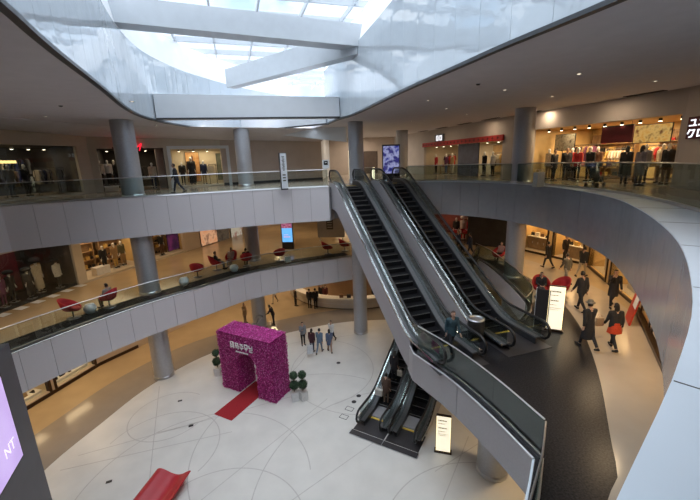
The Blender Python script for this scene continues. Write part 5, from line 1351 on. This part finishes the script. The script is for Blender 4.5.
# ---------------------------------------------------- right side, shop with the red valance
vl = thing('shop_valance', 'long red patterned valance above the shop right of the escalators', 'valance', F3.P((f0+f1)/2, -.10, 2.55), F3.ang)
hw_ = (f1-f0)/2+.15
mb = MB(); mb.bb(-hw_, hw_, -.03, .08, -.02, .36); obj('fabric', mb, mat('red_valance', (.42, .02, .02), .6, 0, .1, 4), vl)
mb = MB()
for i in range(int(hw_*2/.55)):
    x = -hw_+.3+i*.55; mb.bb(x-.05, x+.05, -.036, -.03, .08, .26); mb.bb(x-.16, x+.16, -.036, -.03, .15, .19)
obj('pattern', mb, mat('dark_red_pattern', (.10, .01, .012), .7), vl)
sg_ = thing('hanging_sign', 'small lit white pictogram sign above the red valance', 'sign', F3.P(U(F3, 440, 138), -.1, F3.hit(440, 138)[1]), F3.ang)
mb = MB(); mb.bb(-.8, .8, .0, .08, -.3, .3); obj('panel', mb, M_rail, sg_)
mb = MB()
for x0 in (-.5, .1):
    mb.bb(x0, x0+.42, -.012, 0, -.22, -.12); mb.bb(x0, x0+.12, -.012, 0, -.12, .22); mb.bb(x0+.26, x0+.42, -.012, 0, -.12, .1); mb.bb(x0+.12, x0+.42, -.012, 0, .12, .22)
obj('pictogram', mb, mat('lit_white_mark', (.8, .8, .8), .4, emit=(.9, .92, 1), es=1.0), sg_)
du_ = (f1-f0)
cw = ['red', 'grey', 'white', 'plum', 'tan', 'black', 'brown']
for i, (px, tp, bt_, lb) in enumerate(((428, 'brown', 'grey', 'brown jacket at the left end of the shop under the red valance'), (436, 'red', 'black', 'red top, second from the left under the red valance'), (446, 'plum', 'blue', 'plum top and blue trousers left of the grey blue panel'), (452, 'tan', 'white', 'tan top and white trousers next to the grey blue panel'), (484, 'black', 'black', 'black right of the grey blue panel'), (489, 'white', 'black', 'white top and black trousers right of the grey blue panel'), (506, 'tan', 'brown', 'tan jacket under the red valance, nearest the right column'))):
    mannequin(F3, U(F3, px, 170, .9), .9, .013, 'mannequin in a '+lb, top=tp, bottom=bt_, coat=.2)
rack(F3, U(F3, 430, 170, 2.4), U(F3, 455, 170, 2.4), 2.4, .013, 1.75, cw, 'clothes rack with mixed clothes behind the mannequins left of the blue panel', 'garment on the mixed rack left of the blue panel', 'garments left of the blue panel', .2, .9)
rack(F3, U(F3, 494, 170, 2.2), min(f1-.1, U(F3, 512, 170, 2.2)), 2.2, .013, 1.75, ['tan', 'gold', 'cream', 'brown'], 'clothes rack with tan clothes behind the mannequins right of the blue panel', 'garment on the tan rack right of the blue panel', 'garments right of the blue panel', .2, .9)
poster(F3, (U(F3, 457, 165, .2)+U(F3, 477, 165, .2))/2, .3, 1.28, abs(U(F3, 477, 165, .2)-U(F3, 457, 165, .2)), 2.45, [(.09, .10, .15), (.13, .15, .22)], 'wide grey blue panel in the shop under the red valance', 0, 2, None, 'wall_panel', 'panel')
poster(F3, U(F3, 499, 165, 3.7), 3.7, 1.3, 1.7, 2.2, [(.35, .2, .07), (.5, .32, .12)], 'golden brown picture at the back of the shop under the valance', 0, 2)
table(F3, U(F3, 446, 175, 1.6), 1.6, .013, 1.4, .6, .7, [('folded', 'white'), ('folded', 'red'), ('bag', 'brown')], 'display table with white and red goods left of the blue panel', 'small goods on the table left of the blue panel', 'goods on the left valance table')
spots(F3, [f0+.8+i*1.3 for i in range(9) if f0+.8+i*1.3 < f1-.3], .9, 2.63, 'small spotlight inside the shop under the red valance', 'spotlights under the red valance')
# ---------------------------------------------------- gold shop at the right
gl = g1-g0
rb = thing('banner', 'large dark red banner hanging in the gold shop', 'banner', G3s.P(U(G3s, 617, 133, .8), .8, 2.38), G3s.ang)
bw = abs(U(G3s, 633, 133, .8)-U(G3s, 602, 133, .8))
mb = MB(); mb.bb(-bw/2, bw/2, -.03, .03, -.38, .42); obj('cloth', mb, mat('dark_red_banner', (.13, .015, .02), .6, 0, .06, 2), rb)
for s in (-1, 1):
    mb = MB(); mb.tube([(s*(bw/2-.1), 0, .42), (s*(bw/2-.1), 0, .6)], .012, 6); obj('hanging_rod', mb, M_rail, rb)
mb = MB(); mb.bb(-bw/2-.02, bw/2+.02, -.04, .04, .40, .45); obj('top_batten', mb, M_rail, rb)
for px, tp, bt_, v, lb in ((534, 'tan', 'brown', .8, 'tan top beside the right column in the gold shop'), (541, 'gold', 'cream', 1.4, 'golden top at the left of the gold shop'), (549, 'cream', 'tan', .9, 'cream top left of the dark pair in the gold shop'), (572, 'red', 'black', 1.5, 'dark red top behind the dark pair in the gold shop'), (578, 'red', 'black', .8, 'red jacket left of the red banner'), (590, 'black', 'black', .7, 'black, just left of the red banner'), (596, 'brown', 'black', 1.3, 'brown jacket left of the red banner'), (645, 'grey', 'black', .8, 'grey top right of the red banner'), (657, 'cream', 'tan', 1.3, 'cream top in the right half of the gold shop'), (668, 'black', 'brown', .7, 'black top near the right end of the gold shop'), (676, 'black', 'black', .6, 'long black coat at the right end of the gold shop')):
    u = U(G3s, px, 160, v)
    if g0+.2 < u < g1-.15: mannequin(G3s, u, v, .013, 'mannequin in a '+lb, top=tp, bottom=bt_, coat=.6 if 'long' in lb else .2)
for px0, px1, v, cc, hh, lb in ((535, 556, 2.4, ['gold', 'cream', 'tan', 'white'], 1.7, 'clothes rack with golden clothes at the left of the gold shop'), (572, 598, 2.6, ['red', 'plum', 'black', 'brown', 'tan'], 2.0, 'clothes rack with red and black clothes left of the red banner'), (606, 632, 2.8, ['gold', 'tan', 'cream', 'gold', 'white'], 1.7, 'clothes rack with tan clothes under the red banner'), (640, 676, 2.4, ['tan', 'black', 'gold', 'brown', 'cream', 'red'], 1.8, 'clothes rack with mixed clothes at the right of the gold shop')):
    rack(G3s, max(g0+.1, U(G3s, px0, 160, v)), min(g1-.1, U(G3s, px1, 160, v)), v, .013, hh, cc, lb, 'garment on the '+lb, 'garments on the '+lb, .17, .85)
for px, gd, lb in ((584, [('folded', 'red'), ('folded', 'white'), ('folded', 'pink'), ('bag', 'gold')], 'display table with red and white goods left of the red banner'), (650, [('bag', 'gold'), ('bag', 'black'), ('folded', 'tan')], 'display table with bags right of the red banner'), (612, [('folded', 'cream'), ('gift', 'gold'), ('bag', 'brown')], 'display table with cream and golden goods under the red banner')):
    table(G3s, U(G3s, px, 170, 1.7), 1.7, .013, 2.0, .8, .85, gd, lb, 'small goods on the '+lb[8:], 'goods on the '+lb[8:])
sh_g = [('bag', 'gold'), ('bag', 'black'), ('bag', 'red'), ('gift', 'gold'), ('folded', 'cream'), ('bag', 'brown')]
shelf(G3s, g0+.4, g0+3.0, 4.7, .013, 2.6, 5, sh_g, 'tall shelf of bags at the back left of the gold shop', 'small goods on the tall shelf at the back left of the gold shop', 'goods on the back left gold shelf')
shelf(G3s, g1-3.4, g1-.5, 4.7, .013, 2.6, 5, sh_g, 'tall shelf of bags at the back right of the gold shop', 'small goods on the tall shelf at the back right of the gold shop', 'goods on the back right gold shelf')
poster(G3s, U(G3s, 652, 135, 1.2), 1.2, 2.35, 1.6, .8, [(.7, .30, .04), (.8, .5, .15), (.2, .08, .02)], 'orange picture hanging right of the red banner in the gold shop', .6, 4)
poster(G3s, U(G3s, 565, 142, 1.6), 1.6, 2.2, 1.3, .9, [(.20, .22, .18), (.5, .48, .4), (.12, .10, .08)], 'grey picture hanging above the dark pair in the gold shop', 0, 4)
spots(G3s, [g0+.5+i*.85 for i in range(12) if g0+.5+i*.85 < g1-.2], .7, 2.98, 'small bright spotlight under the ceiling of the gold shop', 'spotlights in the gold shop')
# square red shop sign with four white characters
un = thing('shop_sign', 'dark red square shop sign with white characters at the right edge', 'sign', H3.P(max(.05, H3.hit(687.5, 128)[0])+.08, -.02, H3.hit(692, 128)[1]), H3.ang); un.scale = (.64, .64, .64)
mb = MB(); mb.bb(0, 1.36, -.10, 0, -.66, .66); obj('panel', mb, mat('wine_red_sign', (.09, .008, .015), .4), un)
mb = MB(); q = lambda x0, z0, x1, z1, w=.085: mb.bar((x0, -.115, z0), (x1, -.115, z1), w, .03, 0, up=(0, 1, 0))
q(.20, .46, .52, .46); q(.50, .50, .48, .14); q(.12, .14, .64, .14)           # upper left character
q(.80, .44, 1.18, .44); q(.74, .16, 1.24, .16)                                # upper right
q(.20, -.14, .56, -.14); q(.56, -.10, .40, -.54); q(.24, -.10, .10, -.36); q(.43, -.50, .22, -.56)    # lower left
q(.78, -.14, 1.2, -.14); q(.80, -.14, .80, -.54); q(1.18, -.14, 1.18, -.54); q(.78, -.5, 1.2, -.5)   # lower right
obj('characters', mb, mat('lit_white_mark', (.8, .8, .8)), un)
# things on the top gallery floor at the right
p = onl(538, 187, L3); bag((p.x, p.y, FL), .3, cloth((.60, .60, .55)), 'tall white bag standing behind the railing right of the column', .45, .70, .3)
p = onl(594, 187, L3); pushchair((p.x, p.y, FL), math.radians(-60), 'pale pushchair behind the dark railing below the red banner', cloth((.22, .26, .28)))
# ---------------------------------------------------- middle gallery, dark shop at the left
for px, py, tp, bt_, v, ht, lb in ((4, 300, 'plum', 'plum', .9, None, 'mannequin in plum at the far left of the dark lower shop'), (17, 295, 'black', 'black', .7, (.02, .02, .02), 'mannequin in black with a flat black hat and white scarf at far left'), (31, 292, 'black', 'cream', .7, (.02, .02, .02), 'mannequin in black top and cream skirt with a round black hat'), (40, 285, 'cream', 'cream', 1.2, (.02, .02, .02), 'tallest mannequin in long cream with a round black hat'), (49, 290, 'tan', 'cream', .7, (.02, .02, .02), 'mannequin in tan over cream with a black hat, right of the tallest'), (60, 285, 'white', 'black', .8, (.02, .02, .02), 'mannequin in white top and black skirt with a black hat')):
    u = U(A2, px, py, v)
    mannequin(A2, u, v, L2+.013, lb, top=tp, bottom=bt_, hat=ht, coat=.75 if bt_ == 'cream' else .25, H=1.95 if 'tallest' in lb else 1.72)
poster(A2, U(A2, 70, 272, 1.2), 1.2, L2+1.5, .7, 2.2, [(.20, .01, .01), (.42, .03, .02), (.12, .005, .005)], 'tall dark red picture in the dark lower shop beside the pale pier', 0, 2.5)
poster(A2, U(A2, 10, 290, 2.2), 2.2, L2+1.5, 1.4, 2.4, [(.08, .01, .02), (.14, .02, .03)], 'dark plum picture at the left of the dark lower shop', 0, 2)
platform(A2, U(A2, 12, 310, .75), U(A2, 64, 300, .75), .35, 1.1, L2+.012, .0301, M_dkbox, 'low dark plinth under the hatted mannequins') if False else None
mb = MB()
for i in range(9):
    u = a0+.5+i*.9
    if u+.45 < a1: A2.hexa(mb, u, u+.45, -.5, .1, L2+.012, L2+.016)
struct('trim_27', mb, M_white)
pane(A2, a0, a1, L2+.02, L2+3.0)
# ---------------------------------------------------- gold shop windows beside it
gd = [('bag', 'black'), ('bag', 'black'), ('bag', 'gold'), ('bag', 'tan'), ('gift', 'gold'), ('bag', 'brown'), ('shoe', 'black')]
shelf(B2s, wb[0]+.5, wb[0]+2.6, 2.4, L2+.142, 2.6, 4, gd, 'shelf of black and golden bags in the left golden window', 'small bag or box on the shelf in the left golden window', 'goods in the left golden window')
shelf(B2s, wb[1]-2.3, wb[1]-.3, 2.4, L2+.142, 2.6, 4, gd, 'shelf of black bags in the golden window next to the left column', 'small bag or box on the shelf next to the left column', 'goods next to the left column')
mannequin(B2s, U(B2s, 105, 265, .7), .7, L2+.142, 'mannequin in black in the left golden window', top='black', bottom='black')
mannequin(B2s, U(B2s, 116, 262, .8), .8, L2+.142, 'mannequin in tan and gold in the left golden window', top='tan', bottom='gold', coat=.3)
mannequin(B2s, U(B2s, 124, 258, .7), .7, L2+.142, 'mannequin in olive in the left golden window, nearest the column', top='olive', bottom='tan')
platform(B2s, U(B2s, 95, 275, .6), U(B2s, 99, 275, .6)+.7, .35, .9, L2+.142, .5, M_pot, 'white display block in the left golden window')
table(B2s, U(B2s, 118, 270, 1.4), 1.4, L2+.142, 1.3, .5, .7, [('bag', 'brown'), ('gift', 'gold'), ('shoe', 'black')], 'display table with brown bags in the left golden window', 'small goods on the table in the left golden window', 'goods on the golden window table')
for px in (152, 158, 163):
    pass
shelf(B2s, wb[2]+.15, U(B2s, 166, 250, 1.2), 1.3, L2+.142, 2.5, 5, [('bag', 'black'), ('shoe', 'black'), ('bag', 'cream'), ('gift', 'gold')], 'narrow shelf of bags right of the left column', 'small bag or shoe on the narrow shelf right of the left column', 'goods right of the left column')
mannequin(B2s, U(B2s, 162, 250, .6), .6, L2+.142, 'mannequin in dark clothes in the golden window right of the left column', top='black', bottom='brown')
poster(B2s, (U(B2s, 167, 245, .8)+wb[3])/2, .8, L2+1.55, max(.6, wb[3]-U(B2s, 167, 245, .8)-.15), 2.6, [(.05, .015, .05), (.09, .02, .09), (.35, .04, .20)], 'dark plum picture at the right of the golden window', .25, 1.2)
spots(B2s, [wb[0]+.6+i*.9 for i in range(5) if wb[0]+.6+i*.9 < wb[1]], .7, L2+2.98, 'small spotlight in the golden window left of the column', 'spotlights in the golden window')
for px, py, cols_, es, lb in ((208, 233, [(.70, .25, .10), (.75, .40, .22), (.15, .06, .04)], .7, 'lit orange poster on the tan wall, leftmost of three'), (222.5, 233, [(.03, .03, .03), (.25, .18, .12), (.05, .04, .04)], .25, 'dark poster on the tan wall, middle of three'), (236, 231, [(.55, .48, .35), (.65, .58, .45), (.3, .05, .04)], .5, 'pale poster with red on the tan wall, rightmost of three')):
    u, z = C2s.hit(px, py)
    poster(C2s, u, -.05, z, 1.7 if px > 210 else 2.1, 2.0, cols_, lb, es, 1.6)
# ---------------------------------------------------- middle gallery, red lit shop and right windows
for px, py, tp, bt_, v, lb in ((456, 235, 'black', 'red', 1.0, 'black over red at the left of the red lit shop'), (463, 233, 'white', 'red', 1.4, 'white over red in the red lit shop'), (470, 232, 'red', 'black', 1.0, 'red in the middle of the red lit shop'), (476, 231, 'red', 'white', 1.2, 'red and white at the right of the red lit shop')):
    u = U(F2, px, py, v); mannequin(F2, u, v, L2+.013, 'mannequin in '+lb, top=tp, bottom=bt_, H=2.0, hat=(.6, .58, .55) if px > 460 else None)
for px, gd_, lb in ((462, [('gift', 'red'), ('gift', 'white'), ('folded', 'red')], 'display table with red and white boxes in the red lit shop, left one'), (474, [('gift', 'red'), ('folded', 'white'), ('gift', 'gold')], 'display table with red and golden boxes in the red lit shop, right one')):
    table(F2, U(F2, px, 242, .7), .7, L2+.013, 1.5, .7, .8, gd_, lb, 'small box on the '+lb[8:60], 'boxes on the '+lb[8:60], M_dkbox)
spots(F2, [.8+i*1.0 for i in range(8)], 1.2, L2+2.98, 'small spotlight in the red lit shop', 'spotlights in the red lit shop')
# console with goods in the first yellow window
tc_ = thing('console_cabinet', 'brown console cabinet in the first yellow window right of the column', 'cabinet', H2s.P(1.4, 1.0, L2+.095), H2s.ang)
mb = MB(); mb.bb(-.95, .95, -.3, .3, .05, .95); obj('carcass', mb, M_wood, tc_)
mb = MB(); mb.bb(-1.0, 1.0, -.34, .34, .95, 1.0); obj('worktop', mb, M_countertop, tc_)
for i in range(4):
    mb = MB(); mb.bb(-.92+i*.46, -.92+i*.46+.44, -.32, -.30, .1, .9); o = obj('door', mb, M_wood, tc_)
    h = MB(); h.bb(-.92+i*.46+.36, -.92+i*.46+.39, -.34, -.32, .45, .62); obj('handle', h, M_steel, o)
for i, (s_, c_) in enumerate((('bag', 'black'), ('gift', 'white'), ('bag', 'brown'), ('shoe', 'black'), ('bag', 'black'))):
    put_good(H2s.P(.6+i*.4, 1.0, L2+1.096), H2s.ang, (s_, c_), .28, 'small goods on the brown console cabinet', 'goods on the console cabinet')
for sg, us, m_ in ((H2s, (4.1,), M_wood), (I2, (1.9, 5.2), M_pier)):
    for i, u in enumerate(us):
        platform(sg, u-.7, u+.7, .6, 1.2, L2+.095, .85, m_, ('pale block, left' if i == 0 else 'pale block, right')+(' one in the second yellow window' if sg is H2s else ' one in the window behind the person with a phone'))
        for j in range(3): put_good(sg.P(u-.42+j*.42, .9, L2+.095+.852), sg.ang, (('bag', 'black'), ('gift', 'gold'), ('bag', 'cream'))[j], .28, 'small goods on a pale block in the yellow windows', 'goods in the yellow windows')
# red and white sale board by the right wall
u, z = J2.hit(649, 308); pb = J2.P(min(u, J2.L-.6), -.55, L2+.012)
t = thing('sale_board', 'leaning red and white board against the right wall of the middle gallery', 'board', pb, J2.ang)
mb = MB(); mb.hexa([(-.5, -.12, 0), (.5, -.12, 0), (.5, -.06, 0), (-.5, -.06, 0), (-.5, .18, 1.55), (.5, .18, 1.55), (.5, .24, 1.55), (-.5, .24, 1.55)]); obj('board', mb, mat('sale_red', (.55, .04, .02), .5), t)
mb = MB(); mb.hexa([(-.05, .00, .75), (.5, .00, .75), (.5, .02, .75), (-.05, .02, .75), (-.05, .165, 1.56), (.5, .165, 1.56), (.5, .19, 1.56), (-.05, .19, 1.56)]); obj('white_corner', mb, M_white, t)
# ---------------------------------------------------- ground floor show windows at the left
for k, (q0, q1) in enumerate(((.4, 2.9), (3.2, 5.9), (6.2, 8.8))):
    w_ = ('nearest the pylon', 'in the middle', 'nearest the left column')[k]
    platform(A1, q0+.2, q1-.2, .4, 1.0, L1+.242, .16, M_pot, 'low white plinth in the ground floor show window '+w_)
    for j in range(5): put_good(A1.P(q0+.5+j*.42, .65, L1+.242+.162), A1.ang, (('shoe', 'black'), ('bag', 'black'), ('shoe', 'brown'), ('bag', 'tan'), ('shoe', 'black'))[j], .30, 'shoe or bag on the plinth of the ground floor show window '+w_, 'goods in the show window '+w_)
# ---------------------------------------------------- ceiling fittings of the top gallery
M_slot = mat('dark_slot_diffuser', (.012, .012, .012), .6)
def slots(sg, us, label, group):
    s0 = None
    for u in us:
        p = sg.P(u, -.35, CE)
        if s0 is None:
            s0 = thing('air_vent', label, 'vent', p, sg.ang, group)
            mb = MB(); mb.bb(-.8, .8, -.12, .12, -.02, -.001); obj('slot', mb, M_slot, s0)
            mb = MB()
            for y in (-.13, .13): mb.bb(-.82, .82, y-.012, y+.012, -.028, -.001)
            obj('frame', mb, M_rail, s0)
        else: dup(s0, p, sg.ang)
slots(B3s, (1.2, 4.4, 7.2), 'dark slot vent in the ceiling over the left upper shops', 'slot vents on the left')
slots(F3, (8.0, 11.5, 15.0, 18.2), 'dark slot vent in the ceiling over the red valance', 'slot vents over the valance')
slots(G3s, (2.2, 8.6), 'dark slot vent in the ceiling over the gold shop', 'slot vents over the gold shop')
d0 = None
for x, y in ((-15.5, 15.5), (-13.8, 18.0), (-16, 19), (-12.8, 21.5), (-11.5, 23.5), (-8, 14.8), (5.2, 20), (3.6, 17), (7.2, 23), (9, 17), (7.4, 12.5), (6.1, 15), (9.8, 25), (11.2, 14.2), (8.8, 9.5), (4.4, 26)):
    if d0 is None:
        d0 = thing('ceiling_light', 'small recessed round light in the top gallery ceiling', 'lamp', (x, y, CE), 0, 'recessed lights in the top ceiling')
        mb = MB(); mb.lathe([(.10, -.001), (.10, -.015), (.07, -.015), (.065, -.003)], n=16); obj('ring', mb, M_steel_white, d0)
        mb = MB(); mb.lathe([(.001, -.004), (.062, -.006), (.001, -.007)], n=16); obj('lens', mb, mat('soft_lens', (.9, .85, .75), .4, emit=(1, .85, .65), es=3.0), d0)
    else: dup(d0, (x, y, CE), 0)
d1 = None
for x, y, lb in ((-11.0, 15.2, 'left'), (4.6, 13.6, 'right')):
    t = thing('smoke_detector', 'small dark smoke detector in the %s half of the top ceiling' % lb, 'detector', (x, y, CE))
    mb = MB(); mb.lathe([(.07, -.001), (.07, -.03), (.05, -.05), (.02, -.055)], n=14); obj('body', mb, M_rail, t)
    mb = MB(); mb.lathe([(.085, -.001), (.085, -.012)], n=14); obj('base', mb, M_steel_white, t)
# ================================================================== LIGHT AND RENDER SETTINGS
w = bpy.data.worlds.new('sky'); SC.world = w; w.use_nodes = True
nt = w.node_tree; N = nt.nodes
bg = N['Background']; bg.inputs['Strength'].default_value = 1.75
tc = N.new('ShaderNodeTexCoord'); nz = N.new('ShaderNodeTexNoise'); nz.inputs['Scale'].default_value = 3.5; nz.inputs['Detail'].default_value = 5
rp = N.new('ShaderNodeValToRGB'); rp.color_ramp.elements[0].position = .38; rp.color_ramp.elements[1].position = .58
rp.color_ramp.elements[0].color = (.42, .58, .76, 1); rp.color_ramp.elements[1].color = (.95, .98, 1.0, 1)
nt.links.new(tc.outputs['Generated'], nz.inputs['Vector']); nt.links.new(nz.outputs['Fac'], rp.inputs['Fac']); nt.links.new(rp.outputs['Color'], bg.inputs['Color'])
sl = bpy.data.lights.new('daylight_fill_sun', 'SUN'); sl.energy = 7.0; sl.angle = math.radians(100); sl.color = (.93, .97, 1.0)  # soft sun lamp added to brighten the court beyond what the sky gives
so = bpy.data.objects.new('daylight_fill_sun', sl); COL.objects.link(so); so.rotation_euler = (math.radians(12), math.radians(-8), 0); so.location = (0, 10, 30)
SC.view_settings.view_transform = 'Standard'; SC.view_settings.look = 'None'; SC.view_settings.gamma = 1; SC.view_settings.use_curve_mapping = False
SC.view_settings.exposure = 0.12
SC.cycles.use_denoising = True; SC.cycles.max_bounces = 10; SC.cycles.diffuse_bounces = 4; SC.cycles.glossy_bounces = 4; SC.cycles.transparent_max_bounces = 24
SC.cycles.sample_clamp_indirect = 6.0; SC.cycles.caustics_reflective = False; SC.cycles.caustics_refractive = False
